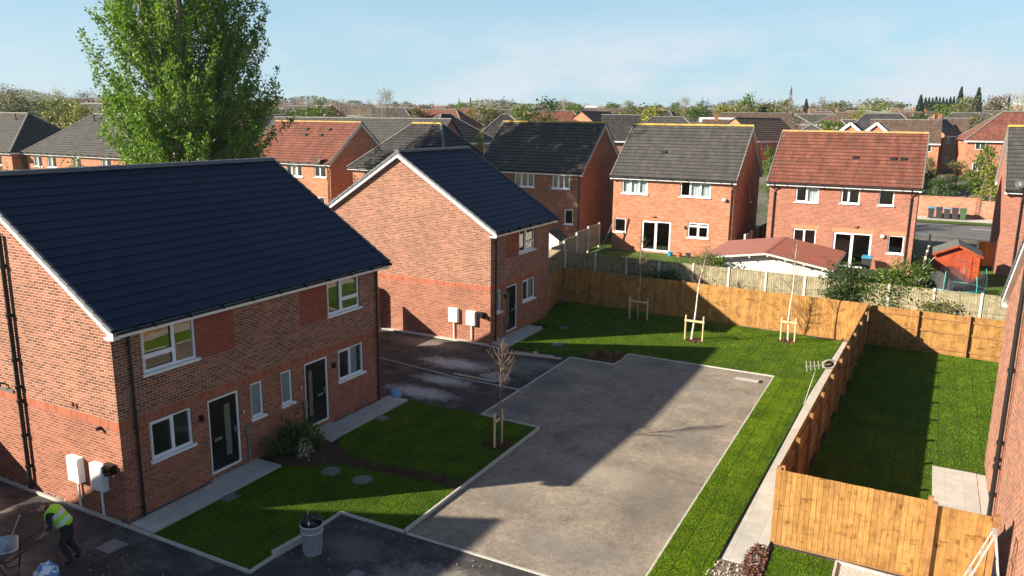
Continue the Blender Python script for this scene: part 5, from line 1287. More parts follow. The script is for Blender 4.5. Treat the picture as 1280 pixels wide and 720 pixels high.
# camera frame, used while authoring to look up where a direction meets the land
F_ = 978.94; YAW, PIT, ROL = -0.48413041, 0.21212563, -0.01112808
ff = Vector((math.sin(YAW) * math.cos(PIT), math.cos(YAW) * math.cos(PIT), -math.sin(PIT))); r0 = Vector((math.cos(YAW), -math.sin(YAW), 0)); d0 = ff.cross(r0)
rr_ = math.cos(ROL) * r0 + math.sin(ROL) * d0; dd_ = -math.sin(ROL) * r0 + math.cos(ROL) * d0
CAM = Vector((0, 0, 10))
def bearing(px, dist, py=150):
    v = ff * F_ + rr_ * (px - 640) + dd_ * (py - 360); h = Vector((v.x, v.y)).normalized() * dist; return h.x, h.y
def zat(px, py, dist):
    v = ff * F_ + rr_ * (px - 640) + dd_ * (py - 360); return 10 + v.z / math.hypot(v.x, v.y) * dist
TREES = [ # px, top py, width px, kind, leaf, dist, label
 (8, 104, 46, 'bare', 'leaf_bare', 170, 'bare tree at the far left edge of the skyline'), (20, 122, 40, 'round', 'leaf_dark', 150, 'dark green tree low at the left edge'), (40, 109, 36, 'bare', 'leaf_pale', 210, 'pale wispy tree left of the skyline gap'),
 (52, 128, 22, 'round', 'leaf_dark', 230, 'small dark tree in the skyline gap'), (74, 111, 28, 'bare', 'leaf_pale', 220, 'pale thin-crowned tree left of the willow'), (112, 112, 40, 'bare', 'leaf_bare', 200, 'brown bare tree beside the poplar'),
 (80, 126, 40, 'round', 'leaf_olive', 140, 'olive brown tree over the dark hip roof'), (97, 130, 34, 'round', 'leaf_yellow', 120, 'yellow-green willow above the left roofs'), (130, 131, 34, 'round', 'leaf_yellow', 125, 'yellow-green bush hiding behind the poplar edge'),
 (345, 119, 30, 'bare', 'leaf_bare', 190, 'bare tree just right of the poplar'), (343, 130, 26, 'round', 'leaf_mid', 160, 'green tree at the right edge of the poplar'), (375, 122, 24, 'bare', 'leaf_bare', 240, 'small bare tree over the red roof'), (400, 132, 60, 'round', 'leaf_mid', 150, 'wide green hedge-like tree over the red roof'),
 (428, 122, 22, 'bare', 'leaf_bare', 260, 'thin bare tree left of the tall bare one'), (481, 112, 30, 'bare', 'leaf_bare', 150, 'tall rounded bare tree above the mossy hip roof'), (463, 124, 20, 'bare', 'leaf_bare', 165, 'small bare tree touching the tall bare one'),
 (522, 134, 26, 'round', 'leaf_olive', 150, 'round brown-green tree over the grey ridge'), (574, 123, 10, 'column', 'leaf_yellow', 170, 'narrow yellow-green column tree, left of a pair'), (588, 122, 12, 'column', 'leaf_yellow', 170, 'narrow yellow-green column tree, right of a pair'),
 (604, 121, 28, 'bare', 'leaf_pale', 210, 'pale bare tree right of the column pair'), (634, 124, 26, 'round', 'leaf_dark', 220, 'dark green round tree on the middle skyline'), (655, 130, 36, 'round', 'leaf_mid', 135, 'bright green tree behind the dappled roof'), (687, 123, 46, 'round', 'leaf_dark', 130, 'large dark green tree behind the dappled roof'),
 (706, 124, 22, 'bare', 'leaf_bare', 200, 'bare crown behind the large dark tree'), (764, 127, 24, 'round', 'leaf_mid', 260, 'green tree over the brick gable'), (786, 126, 18, 'round', 'leaf_olive', 250, 'olive tree left of the pale shrubs'), (812, 129, 40, 'round', 'leaf_olive', 180, 'broad olive tree over the long grey roof'),
 (843, 128, 20, 'round', 'leaf_mid', 240, 'small green tree in the centre right skyline'), (854, 122, 24, 'bare', 'leaf_bare', 300, 'bare trees behind the small green one'), (880, 125, 18, 'round', 'leaf_dark', 260, 'dark tree left of the bright green one'), (912, 130, 40, 'round', 'leaf_yellow', 170, 'yellow-green spreading tree over the chimney'),
 (934, 116, 28, 'round', 'leaf_mid', 170, 'bright green tall tree on the skyline'), (958, 124, 28, 'round', 'leaf_olive', 180, 'russet-tinged tree right of the bright green one'), (986, 108, 9, 'column', 'leaf_bare', 240, 'tall narrow pointed bare tree'), (978, 124, 34, 'round', 'leaf_olive', 210, 'olive tree below the pointed tree'),
 (1006, 124, 16, 'conifer', 'leaf_conifer', 260, 'small dark conifer right of the pointed tree'), (1022, 122, 20, 'round', 'leaf_bare', 330, 'grey rounded tree on the far skyline'), (1074, 133, 18, 'round', 'leaf_yellow', 170, 'small yellow-green tree among roofs'), (1046, 126, 40, 'round', 'leaf_olive', 300, 'olive tree mass among far roofs'),
 (1100, 124, 60, 'round', 'leaf_olive', 420, 'long olive tree belt at right'), (1148, 119, 20, 'conifer', 'leaf_conifer', 230, 'dark conifer left of the pine row'), (1197, 109, 18, 'conifer', 'leaf_conifer', 240, 'tall dark pine, left of the pair'), (1219, 110, 20, 'conifer', 'leaf_conifer', 240, 'tall dark pine, right of the pair'),
 (1207, 120, 30, 'round', 'leaf_olive', 210, 'pale olive tree between the two pines'), (1242, 118, 34, 'round', 'leaf_bare', 330, 'hazy grey tree right of the pines'), (1258, 119, 9, 'conifer', 'leaf_conifer', 300, 'thin dark conifer near the right edge'), (1272, 116, 28, 'bare', 'leaf_pale', 300, 'pale bare tree at the right edge'),
 (1179, 134, 18, 'round', 'leaf_mid', 170, 'small dark green tree over a brick chimney'), (600, 167, 13, 'round', 'leaf_yellow', 90, 'bright yellow-green bush between two dark roofs'),
 (965, 182, 14, 'round', 'leaf_mid', 100, 'green bush in the gap between the orange and red houses'), (968, 198, 10, 'round', 'leaf_mid', 84, 'small clipped bush seen between the houses'),
 (1240, 183, 30, 'round', 'leaf_mid', 98, 'light green tree in front of the red hipped house'), (1252, 205, 34, 'round', 'leaf_yellow', 88, 'pale leafy shrub beside the right-hand grey roof'), (1180, 226, 30, 'round', 'leaf_dark', 90, 'dark bush behind the bins wall'), (1205, 200, 20, 'round', 'leaf_olive', 112, 'russet bush at the foot of the red hipped house'),
]
TREES += [(1172, 216, 26, 'round', 'leaf_dark', 100, 'dark hedge bush left behind the bins wall'), (1196, 222, 30, 'round', 'leaf_dark', 97, 'dark hedge bush in the middle behind the bins wall'), (1222, 212, 26, 'round', 'leaf_mid', 99, 'green hedge bush right behind the bins wall'),
 (1168, 196, 16, 'round', 'leaf_olive', 118, 'brownish bush left of the red hipped house'), (972, 215, 12, 'round', 'leaf_dark', 78, 'dark bush low in the gap between the orange and red houses')]
for k in range(9): TREES.append((1154 + k * 4.4, 122 + random.uniform(-1.5, 1.5), 13, 'conifer', 'leaf_conifer', 300, None))
for px, py, wp, kind, lf, dist, lb in TREES:
    x, y = bearing(px, dist); gz_ = g(x, y) - .2; h = zat(px, py, dist) - gz_; w = wp * dist / F_
    make_tree(kind, lf, lb or 'dark conifer in the even row on the right skyline', (x, y, gz_), max(h, 2), max(w, 1.2) * 1.08, None if lb else 'row of dark conifers')

# ------------------------------------------------------------------ town beyond
def simple_house(label, loc_, rz, W, D, e, rdg, wallm, roofm, hip=0, chim=False, group=None, wins=True, name='house', front_gable=False, white_eave=True):
    t = empty(name, label, 'house', group, loc_, rz); mb = MB()
    z0 = -3
    mb.box(0, W, 0, D, z0, e, skip='bt')
    if not hip:
        for x in (0, W):
            q = [(x, 0, e), (x, D, e), (x, D / 2, rdg - .05)]; mb.face(q if x else q[::-1])
    mb.build('wall', M[wallm], t)
    rb = MB(); oh = .35; sl = (rdg - e) / (D / 2); ez = e - oh * sl + .1
    x0, x1 = -oh if hip else -.15, W + oh if hip else W + .15
    h0, h1 = (hip, W - hip) if hip else (x0, x1)
    a, b, c, d = (x0, -oh, ez), (x1, -oh, ez), (x1, D + oh, ez), (x0, D + oh, ez); r0_, r1_ = (h0, D / 2, rdg), (h1, D / 2, rdg)
    roof_slope(rb, a, b, r0_, r1_, .5); roof_slope(rb, c, d, r1_, r0_, .5)
    if hip: roof_slope(rb, b, c, r1_, r1_, .5); roof_slope(rb, d, a, r0_, r0_, .5)
    rf = rb.build('roof', M[roofm], t)
    rt = MB(); ridge_run(rt, r0_, r1_, .12, 2)
    if hip:
        for p, q in ((a, r0_), (d, r0_), (b, r1_), (c, r1_)): ridge_run(rt, p, q, .1, 2)
    rt.build('ridge_tiles', M['verge_old'], rf)
    if white_eave:
        fb = MB(); fb.box(x0, x1, -oh - .02, -oh + .03, ez - .2, ez - .02); fb.build('fascia', M['white'], t); fb = MB(); fb.box(x0, x1, D + oh - .03, D + oh + .02, ez - .2, ez - .02); fb.build('fascia', M['white'], t)
    if chim:
        for cx in ([W * .28] if W < 9 else [W * .22, W * .8]):
            cb = MB(); cb.box(cx - .3, cx + .3, D / 2 - .25, D / 2 + .25, rdg - .7, rdg + .5); cb.box(cx - .34, cx + .34, D / 2 - .29, D / 2 + .29, rdg + .501, rdg + .58)
            for q in (-.18, .18): cb.cone((cx + q, D / 2), .1, .08, rdg + .58, rdg + .85, 8)
            cb.build('chimney', M['brick_brown'], t)
    if wins:
        n = max(2, int(W / 3))
        for side, T in (('f', side_T('front', W, D)), ('b', side_T('back', W, D))):
            for k in range(n):
                u = W * (k + .5) / n
                for z in ((e - 1.35, e - .3), (1.0, 2.1)):
                    if z[0] < .9 and e < 3.2: continue
                    wb = MB(); ww = .62
                    boxU(wb, T, u - ww, u + ww, .0, .035, z[0], z[0] + .07); boxU(wb, T, u - ww, u + ww, .0, .035, z[1] - .07, z[1]); boxU(wb, T, u - ww, u - ww + .07, .0, .034, z[0] + .07, z[1] - .07); boxU(wb, T, u + ww - .07, u + ww, .0, .034, z[0] + .07, z[1] - .07); boxU(wb, T, u - .035, u + .035, .0, .034, z[0] + .07, z[1] - .07)
                    w_ = wb.build('window', M['white'], t)
                    gb = MB(); boxU(gb, T, u - ww + .02, u + ww - .02, .0, .015, z[0] + .02, z[1] - .02); gb.build('pane', M['far_glass'], w_)
    return t
# named mid-distance houses: (px of left end, px of right end, py of ridge, dist, ...)
def placed(label, px0, px1, pyr, dist, wallm, roofm, hip=0, h=8.2, D=8.5, dist1=None, **k):
    x0, y0 = bearing(px0, dist); x1, y1 = bearing(px1, dist1 or dist); v = Vector((x1 - x0, y1 - y0)); W = v.length; rz = math.atan2(v.y, v.x)
    zr = zat((px0 + px1) / 2, pyr, (dist + (dist1 or dist)) / 2 * 1.04); 
    n = Vector((-v.y, v.x)).normalized() * D / 2
    return simple_house(label, (x0 - n.x * 0, y0 - n.y * 0, zr - h), rz, W, D, h - 3.1, h, wallm, roofm, hip, **k)
placed('long dark grey roofed terrace behind the pale red roof', 315, 540, 147.5, 100, 'brick_brown', 'tile_grey', 0, dist1=86, chim=False, name='terraced_house')
placed('dark hip-roofed house peeping over the left end of the pale red roof', 285, 395, 144, 118, 'brick_brown', 'tile_dark', 4)
placed('dark roofed house right of the mossy hip', 545, 622, 143.5, 92, 'brick_orange', 'tile_dark', 4, dist1=98)
placed('grey roofed house with pale valley behind the dappled roof', 596, 668, 143, 108, 'brick_brown', 'tile_dark', 3.4)
placed('brick gabled house with dark roof between the two ridge lines', 752, 800, 144, 104, 'brick_lower', 'tile_dark', 0, D=8)
placed('long low grey roof behind the orange house', 790, 880, 146, 125, 'brick_brown', 'tile_grey', 3)
placed('brown roofed house with central chimney behind the orange house', 878, 940, 150, 130, 'brick_orange', 'tile_brown', 0, chim=True)
placed('brown roofed house with white eaves seen in the gap', 948, 1004, 148, 120, 'brick_orange', 'tile_brown', 0, dist1=128)
placed('olive-grey hipped roof behind the red tiled house', 985, 1048, 143, 112, 'brick_brown', 'tile_grey', 5.5, h=8.6)
placed('grey roofed house with lichen ridge and pale hip', 1040, 1085, 150, 104, 'brick_brown', 'tile_grey', 3)
placed('long brown roofed terrace on the right', 1088, 1178, 150, 128, 'brick_orange', 'tile_brown', 0, name='terraced_house')
placed('brown roofed house with brick chimney left of the red hipped house', 1160, 1212, 148, 142, 'brick_orange', 'tile_brown', 0, chim=True)
placed('far grey hip roof at the left of the roof line', 160, 260, 140, 130, 'brick_brown', 'tile_grey', 4)
# twin white-trimmed gables
for px, lb in ((1070, 'white-trimmed front gable, left of a pair over the red ridge'), (1103, 'white-trimmed front gable, right of a pair over the red ridge')):
    x, y = bearing(px, 97); dirv = math.atan2(y, x); t = simple_house(lb, (0, 0, 0), 0, 7, 6.2, 5.0, 7.7, 'brick_orange', 'tile_dark', 0, chim=False, wins=False)
    t.location = (x + 2.6, y, zat(px, 154.5, 97) - 7.7); t.rotation_euler = (0, 0, R(90) + .0)
    mb = MB()
    for y1 in (-.35, 6.55):
        A_ = Vector((-.19, y1, 4.75)); B_ = Vector((-.19, 3.1, 7.72)); mb.bar(A_, B_, .05, .28, up=(0, 0, 1))
    mb.build('bargeboard', M['white'], t)
# big red hipped house at right
RH = simple_house('brick house with broad red hipped roof near the right edge', (0, 0, 0), 0, 20, 9.5, 5.2, 8.9, 'brick_orange', 'tile_red', 4.6, chim=False)
x, y = bearing(1212, 124); RH.location = (x, y, zat(1212, 174, 124) - 5.2); RH.rotation_euler = (0, 0, R(6))
t = simple_house('narrow brick gable with tall chimney wall left of the red hipped house', (0, 0, 0), 0, 7, 5, 5.4, 7.6, 'brick_orange', 'tile_brown', 0, chim=True)
x, y = bearing(1183, 136); t.location = (x, y, zat(1183, 158, 136) - 6.6); t.rotation_euler = (0, 0, R(70))
# white flat-roofed building + low pale sheds on the horizon
for px0, px1, py, dist, lb in ((876, 935, 147, 150, 'flat white-topped building behind the brown roof'), (1244, 1282, 128, 330, 'long pale flat building at the right skyline'), (727, 745, 132, 300, 'pale barn roof on the centre skyline'), (540, 553, 131, 420, 'distant pale block on the skyline')):
    x0, y0 = bearing(px0, dist); x1, y1 = bearing(px1, dist); v = Vector((x1 - x0, y1 - y0)); zt = zat((px0 + px1) / 2, py, dist)
    t = empty('flat_building', lb, 'building', None, (x0, y0, zt - 5), math.atan2(v.y, v.x)); mb = MB(); mb.box(0, v.length, 0, 10, -9, 4.2); mb.build('wall', M['brick_pale'], t)
    mb = MB(); mb.box(-.3, v.length + .3, -.3, 10.3, 4.201, 5); mb.build('roof', M['white'], t)
    for k in range(max(2, int(v.length / 4))): mb = MB(); mb.box(1 + k * 4, 3 + k * 4, -.04, 0.01, 1, 2.6); mb.build('window', M['far_glass'], t)

# town field
kinds = []
for i, (wm_, rm_, hip_, W0) in enumerate((('brick_orange', 'tile_brown', 0, 12), ('brick_brown', 'tile_brown', 3.4, 11), ('brick_lower', 'tile_brown', 0, 10), ('brick_orange', 'tile_grey', 3.2, 13), ('brick_pale', 'tile_brown', 0, 9), ('brick_lower', 'tile_dark', 3.2, 12), ('brick_orange', 'tile_red', 3.3, 14))):
    kinds.append(simple_house('', (0, 0, 0), 0, W0, 8.2, 5.1, 8.1, wm_, rm_, hip_, group=None, chim=i == 1))
rname = {0: 'brown gabled roof', 1: 'brown hipped roof', 2: 'brown gabled roof and red walls', 3: 'grey hipped roof', 4: 'brown gabled roof and pale walls', 5: 'dark hipped roof', 6: 'red hipped roof'}
used = [False] * len(kinds); rs = random.Random(21); occupied = []
named_px = []
nh = 0; dist = 150.0
while dist < 800 and nh < 290:
    px = -60
    while px < 1340:
        stepw = rs.uniform(16, 26) * 978 / dist
        px += stepw
        d = dist + rs.uniform(-4, 10); x, y = bearing(px, d)
        if px > 1340 or (d < 165 and 1150 < px < 1400): continue
        if rs.random() < .12 + (.35 if px < 400 else 0): continue
        k = rs.randrange(len(kinds)); src = kinds[k]
        t = src if not used[k] else copy_tree(src); used[k] = True
        base = rs.choice((0, 0, 90, 20, -25)); t.location = (x, y, g(x, y) + .0); t.rotation_euler = (0, 0, R(base + rs.uniform(-6, 6)))
        t['label'] = 'distant town house with ' + rname[k]; t['category'] = 'house'; t['group'] = 'far town houses with ' + rname[k]; nh += 1
    dist *= 1.13; dist += 5
print('town houses', nh)
# scattered town trees
lf = [('round', 'leaf_olive', 'olive tree among the far town roofs'), ('bare', 'leaf_bare', 'bare brownish tree among the far town roofs'), ('round', 'leaf_mid', 'green tree among the far town roofs'), ('round', 'leaf_dark', 'dark green tree among the far town roofs'), ('round', 'leaf_yellow', 'yellow-green tree among the far town roofs'), ('conifer', 'leaf_conifer', 'dark conifer among the far town roofs'), ('bare', 'leaf_pale', 'pale bare tree among the far town roofs')]
wts = [26, 24, 12, 10, 6, 4, 14]
for k in range(235):
    d = 150 * (6.5 ** rs.random()); px = rs.uniform(-40, 1320); x, y = bearing(px, d); kd = rs.choices(lf, wts)[0]
    h = rs.uniform(5.5, 9.5) + d * .0035; w = h * rs.uniform(.7, 1.15)
    make_tree(kd[0], kd[1], kd[2], (x, y, g(x, y) - .2), h, w, kd[2].replace('tree', 'trees').replace('conifer', 'conifers'))
# far-off wooded horizon
P = []
for k in range(70000):
    a = rs.uniform(-1.25, .55); d = rs.uniform(820, 1060); x, y = d * math.sin(a), d * math.cos(a)
    P.append((x, y, g(x, y) + rs.random() ** 1.5 * (9 + 4 * math.sin(a * 23) + 3 * math.sin(a * 61 + 2))))
quads_mesh('woodland', rand_leaf_quads(np.array(P), 1.15), M['leaf_far'], kind='stuff', label='low far-off woodland along the horizon', cat='woodland')

# ------------------------------------------------------------------ foreground objects
# tub full of rubbish
tub = empty('rubbish_tub', 'grey ribbed plastic tub holding black rubbish bags and a stick', 'tub', None, (-11.83, 12.6, .01))
mb = MB(); mb.cone((0, 0), .21, .25, 0, .74, 28, cap1=False); mb.cone((0, 0), .225, .20, .74, .02, 28, cap0=False, cap1=True)
for k in range(28):
    a = 2 * math.pi * k / 28; mb.bar((.213 * math.cos(a), .213 * math.sin(a), .04), (.242 * math.cos(a), .242 * math.sin(a), .55), .012)
mb.build('body', M['tub'], tub)
mb = MB(); n = 28
for z, r_ in ((.74, .262), (.58, .252)): mb.tube([(r_ * math.cos(2 * math.pi * k / n), r_ * math.sin(2 * math.pi * k / n), z) for k in range(n + 1)], .018, 6, caps=False)
mb.build('rim', M['galv'], tub)
def lumpy(name, c, r_, mat, parent=None, sq=(1, 1, 1), seed=1, lum=.3, sub=3, **kw):
    import bmesh
    bm = bmesh.new(); bmesh.ops.create_icosphere(bm, subdivisions=sub, radius=1); rs_ = random.Random(seed); ph = [rs_.uniform(0, 6) for _ in range(9)]
    for v in bm.verts:
        q = v.co; f = 1 + lum * (.5 * math.sin(q.x * 3.1 + ph[0]) * math.sin(q.y * 2.7 + ph[1]) + .35 * math.sin(q.z * 5 + ph[2] + q.x * 4) + .25 * math.sin(q.y * 9 + ph[3]) * math.sin(q.z * 8 + ph[4]))
        v.co = Vector((q.x * r_ * f * sq[0] + c[0], q.y * r_ * f * sq[1] + c[1], q.z * r_ * f * sq[2] + c[2]))
    me = bpy.data.meshes.new(name); bm.to_mesh(me); bm.free(); me.materials.append(mat); me.polygons.foreach_set('use_smooth', [True] * len(me.polygons))
    o = bpy.data.objects.new(name, me); col.objects.link(o); o.parent = parent; return tag(o, kw.get('label'), kw.get('cat'), kw.get('group'))
bagm = plain('bin_bag', (.012, .012, .014), .28)
rb_ = empty('rubbish_bags', 'crumpled black bags and scraps heaped in the grey tub', 'rubbish', None, (-11.83, 12.6, .01))
lumpy('bag', (.08, .04, .82), .15, bagm, rb_, (1, .9, 1.1), 3, .5); lumpy('bag', (-.09, -.03, .80), .13, bagm, rb_, (1, .9, .9), 8, .6); lumpy('bag', (0, .02, .66), .19, bagm, rb_, (1, 1, .6), 5, .4); lumpy('scrap', (.02, -.1, .78), .05, M['box_white'], rb_, (1, .6, .8), 6, .6)
mb = MB(); mb.tube([(-.13, .03, .45), (-.16, .06, 1.12)], .015, 6); mb.build('stick', M['timber'], label='thin wooden stick poking out of the grey tub', cat='stick').location = (-11.83, 12.6, .01)
# loose kerb stone
mb = MB(); mb.bar((-12.48, 12.0, .085), (-12.36, 13.3, .085), .12, .16); mb.build('kerb_stone', M['conc'], label='loose concrete kerb stone lying on the lawn edge by the tub', cat='kerb stone')
# manhole covers
def cover(label, x, y, s=.38, shape='sq', z=.062, rz=0, mat='manhole'):
    t = empty('drain_cover', label, 'drain cover', None, (x, y, z), rz); mb = MB(); mb2 = MB()
    if shape == 'round': mb.cone((0, 0), s * .58, s * .56, -.04, .0, 28); mb2.cone((0, 0), s * .46, s * .45, .001, .008, 28)
    else: mb.box(-s / 2, s / 2, -s / 2, s / 2, -.04, 0); mb2.box(-s * .4, s * .4, -s * .4, s * .4, .001, .008)
    fr = mb.build('frame', M['slab'] if mat == 'slab' else M['manhole'], t); mb2.build('lid', M['manhole'], t)
M['manhole'] = plain('manhole', (.17, .17, .175), .7, .1, .25, 14)
cover('pale square drain cover at the near path edge', -15.6, 13.55, .42); cover('round dark drain cover on the near lawn, left of a pair', -14.28, 16.1, .5, 'round'); cover('round dark drain cover on the near lawn, right of a pair', -13.15, 16.1, .5, 'round')
cover('grey square drain cover at the second path edge', -15.5, 20.1, .42); cover('square pale slab cover in the dark tarmac by the worker', -16.15, 10.5, .5, z=.03); cover('small pale drain cover at the bottom edge of the tarmac', -10.35, 12.35, .3, z=.03)
cover('grey drain cover in the far lawn near the yard', -14.05, 31.2, .5); cover('drain cover on the shaded lawn by the second house', -15.0, 34.0, .4); cover('pale square cover behind the bare young tree', -12.0, 22.6, .55, z=.03)
gd = empty('gully_grate', 'pale concrete patch with dark gully grate at the top corner of the car park', 'gully', None, (-5.4, 30.55, .012)); mb = MB(); mb.box(-.55, .35, -.16, .16, -.01, .004); mb.build('surround', M['conc'], gd)
mb = MB(); [mb.box(.36, .5, -.16 + k * .055, -.13 + k * .055, -.01, .012) for k in range(6)]; mb.build('grate', M['black'], gd)

# polythene-covered cement pile, blue-white bag, timbers
lumpy('rubble_heap', (0, 0, .05), .55, plain('grey_cement', (.27, .27, .27), .8, var=.5, scale=9), None, (1.15, .6, .28), 4, .5, label='low heap of pale grey cement on the dark yard', cat='heap').location = (-14.2, 25.75, 0)
lumpy('plastic_sack', (0, 0, .14), .2, M['bag_blue'], None, (.9, .8, 1), 2, .5, label='crumpled blue and white sack against the corner of the near house', cat='sack').location = (-16.35, 22.05, 0)
def sack_mat():
    m, nt, b = nmat('sack_mottled'); c = ramp(nt, noise(nt, coord(nt), 6, 3), [(.42, (.1, .25, .5)), (.5, (.75, .78, .82))], 'CONSTANT').outputs[0]; L(nt, c, b.inputs['Base Color']); b.inputs['Roughness'].default_value = .45; return m
sk = sack_mat()
lumpy('plastic_sack', (0, 0, .2), .27, sk, None, (1, .9, .95), 7, .3, label='round blue and white sack at the bottom edge near the worker', cat='sack').location = (-16.0, 8.85, 0)
for i, (p, q, lb) in enumerate((((-15.4, 28.9, .06), (-13.0, 29.28, .06), 'long pale timber lying at the lawn edge, nearer of two'), ((-15.2, 29.2, .05), (-13.4, 29.45, .05), 'long pale timber lying at the lawn edge, farther of two'), ((-15.9, 25.35, .05), (-14.0, 25.3, .05), 'straight timber batten lying on the dark yard'))):
    mb = MB(); mb.bar(p, q, .09, .05); mb.build('timber', M['timber'], label=lb, cat='timber')
mb = MB(); mb.box(-.1, .1, -.06, .06, 0, .1); mb.build('brick_block', plain('yellow_block', (.5, .42, .15), .8), label='small yellow block left on the lawn edge', cat='block').location = (-14.3, 29.45, .03)

# A-frame stepladder by gate
ld = empty('stepladder', 'white metal stepladder standing open by the gate', 'stepladder', None, (1.95, 17.35, 0))
for s in (-1, 1):
    mb = MB(); mb.bar((0 + .0, s * .16, 1.95), (-.62, s * .26, 0), .04, .025); mb.build('front_rail', M['white_metal'], ld)
    mb = MB(); mb.bar((.02, s * .16, 1.93), (.34, s * .24, 0), .035, .025); mb.build('rear_rail', M['white_metal'], ld)
for k in range(3):
    f = (k + 1) / 4; mb = MB(); mb.box(-.62 * f - .03, -.62 * f + .03, -(.16 + .1 * f), .16 + .1 * f, 1.95 * (1 - f) - .012, 1.95 * (1 - f) + .012); mb.build('tread', M['white_metal'], ld)
mb = MB(); mb.box(-.04, .04, -.16, .16, 1.94, 1.96); mb.build('top_cap', M['white_metal'], ld)

# aerial leaning at the fence
ae = empty('aerial', 'white metal aerial with short bars on a thin pole by the side fence', 'aerial', None, (-2.95, 28.6, .06))
mb = MB(); mb.tube([(-.15, .0, 0), (.12, .55, 1.35)], .009, 8); mb.build('pole', M['white_metal'], ae)
mb = MB(); c = Vector((.12, .55, 1.35)); bdir = Vector((.72, .62, .05)).normalized(); sd = Vector((-.2, .3, .9)).normalized()
mb.tube([c - bdir * .45, c + bdir * .55], .018, 6)
for k in range(5): p = c + bdir * (-.42 + k * .16); mb.tube([p - sd * (.16 - k * .015), p + sd * (.22 - k * .02)], .012, 6)
mb.build('boom', M['white_metal'], ae)
mb = MB(); cc = c + bdir * .5; mb.tube([cc + bdir * .26 * math.cos(t_) + sd * .15 * math.sin(t_) for t_ in [k * math.pi / 9 for k in range(19)]], .035, 8, caps=False); mb.build('loop', M['white_metal'], ae)
mb = MB(); mb.face([cc + bdir * .2 * math.cos(t_) + sd * .11 * math.sin(t_) for t_ in [k * math.pi / 8 for k in range(16)]]); mb.face([cc + Vector((0, 0, -.01)) + bdir * .2 * math.cos(t_) + sd * .11 * math.sin(t_) for t_ in [-k * math.pi / 8 for k in range(16)]]); mb.build('reflector', M['black'], ae)

# wheelbarrow
wbx = empty('wheelbarrow', 'galvanised wheelbarrow with black tubular handles in front of the worker', 'wheelbarrow', None, (-17.27, 8.50, 0), math.atan2(.86, .51))
# local +x points from the wheel back to the handles
mb = MB()
SC = 1.14
top = [(-.62, -.26), (-.45, -.36), (.42, -.36), (.5, -.28), (.5, .28), (.42, .36), (-.45, .36), (-.62, .26)]
bot = [(-.28, -.13), (-.2, -.18), (.22, -.18), (.26, -.14), (.26, .14), (.22, .18), (-.2, .18), (-.28, .13)]
top = [(x * SC - .1, y * SC) for x, y in top]; bot = [(x * SC - .1, y * SC) for x, y in bot]; TZ = lambda x: .70 + (-.04 * x)
tp = [(x, y, TZ(x)) for x, y in top]; bt = [(x, y, .40) for x, y in bot]; tpi = [(x * .97, y * .95, TZ(x) - .002) for x, y in top]; bti = [(x * .95, y * .95, .415) for x, y in bot]
for i in range(8): mb.face([bt[i], bt[(i + 1) % 8], tp[(i + 1) % 8], tp[i]]); mb.face([tpi[i], tpi[(i + 1) % 8], bti[(i + 1) % 8], bti[i]]); mb.face([tp[i], tp[(i + 1) % 8], tpi[(i + 1) % 8], tpi[i]])
mb.face(bt[::-1]); mb.face(bti)
mb.build('tray', M['galv'], wbx)
mb = MB(); mb.tube([(x, y, TZ(x) + .004) for x, y in top + top[:1]], .016, 8, caps=False); mb.build('rim', M['galv'], wbx)
for s in (-1, 1):
    mb = MB(); mb.tube([(-.62, s * .06, .19), (-.3, s * .16, .37), (.3, s * .22, .385), (.66, s * .25, .60), (.98, s * .27, .79)], .018, 8); h_ = mb.build('handle', M['black'], wbx)
    mb = MB(); mb.tube([(.86, s * .265, .72), (1.02, s * .272, .81)], .026, 8); mb.build('grip', M['bin_black'], h_)
    mb = MB(); mb.tube([(.05, s * .2, .38), (.2, s * .22, .02), (.42, s * .22, .02), (.5, s * .23, .47)], .016, 8); mb.build('leg', M['black'], wbx)
mb = MB(); mb.tube([(-.62, -.045, .19), (-.62, .045, .19)], .19, 24); wh = mb.build('wheel', M['black'], wbx); mb = MB(); mb.tube([(-.62, -.05, .19), (-.62, .05, .19)], .1, 16); mb.build('rim', M['galv'], wh)
mb = MB(); mb.tube([(0, 0, 0), (.55, .12, 1.0)], .018, 8); mb.build('shovel_shaft', M['timber'], label='wooden tool handle standing in the wheelbarrow', cat='tool handle').location = (-17.3, 8.75, .43)

# worker -------------------------------------------------------------
def skin_mesh(name, nodes, edges, mats, matfn, parent=None, root=0, sub=2):
    me = bpy.data.meshes.new(name + '_tmp'); me.from_pydata([n[0] for n in nodes], edges, []); o = bpy.data.objects.new(name + '_tmp', me); col.objects.link(o)
    m = o.modifiers.new('s', 'SKIN'); m.use_smooth_shade = True
    for i, n in enumerate(nodes):
        sv = me.skin_vertices[0].data[i]; r_ = n[1]; sv.radius = r_ if isinstance(r_, tuple) else (r_, r_); sv.use_root = (i == root)
    s_ = o.modifiers.new('b', 'SUBSURF'); s_.levels = sub; s_.render_levels = sub
    dg = bpy.context.evaluated_depsgraph_get(); me2 = bpy.data.meshes.new_from_object(o.evaluated_get(dg)); me2.name = name
    bpy.data.objects.remove(o); 
    for mm in mats: me2.materials.append(mm)
    while len(me2.materials) > len(mats): me2.materials.pop(index=0)
    for p in me2.polygons: p.material_index = matfn(p.center); p.use_smooth = True
    ob = bpy.data.objects.new(name, me2); col.objects.link(ob); ob.parent = parent; return ob
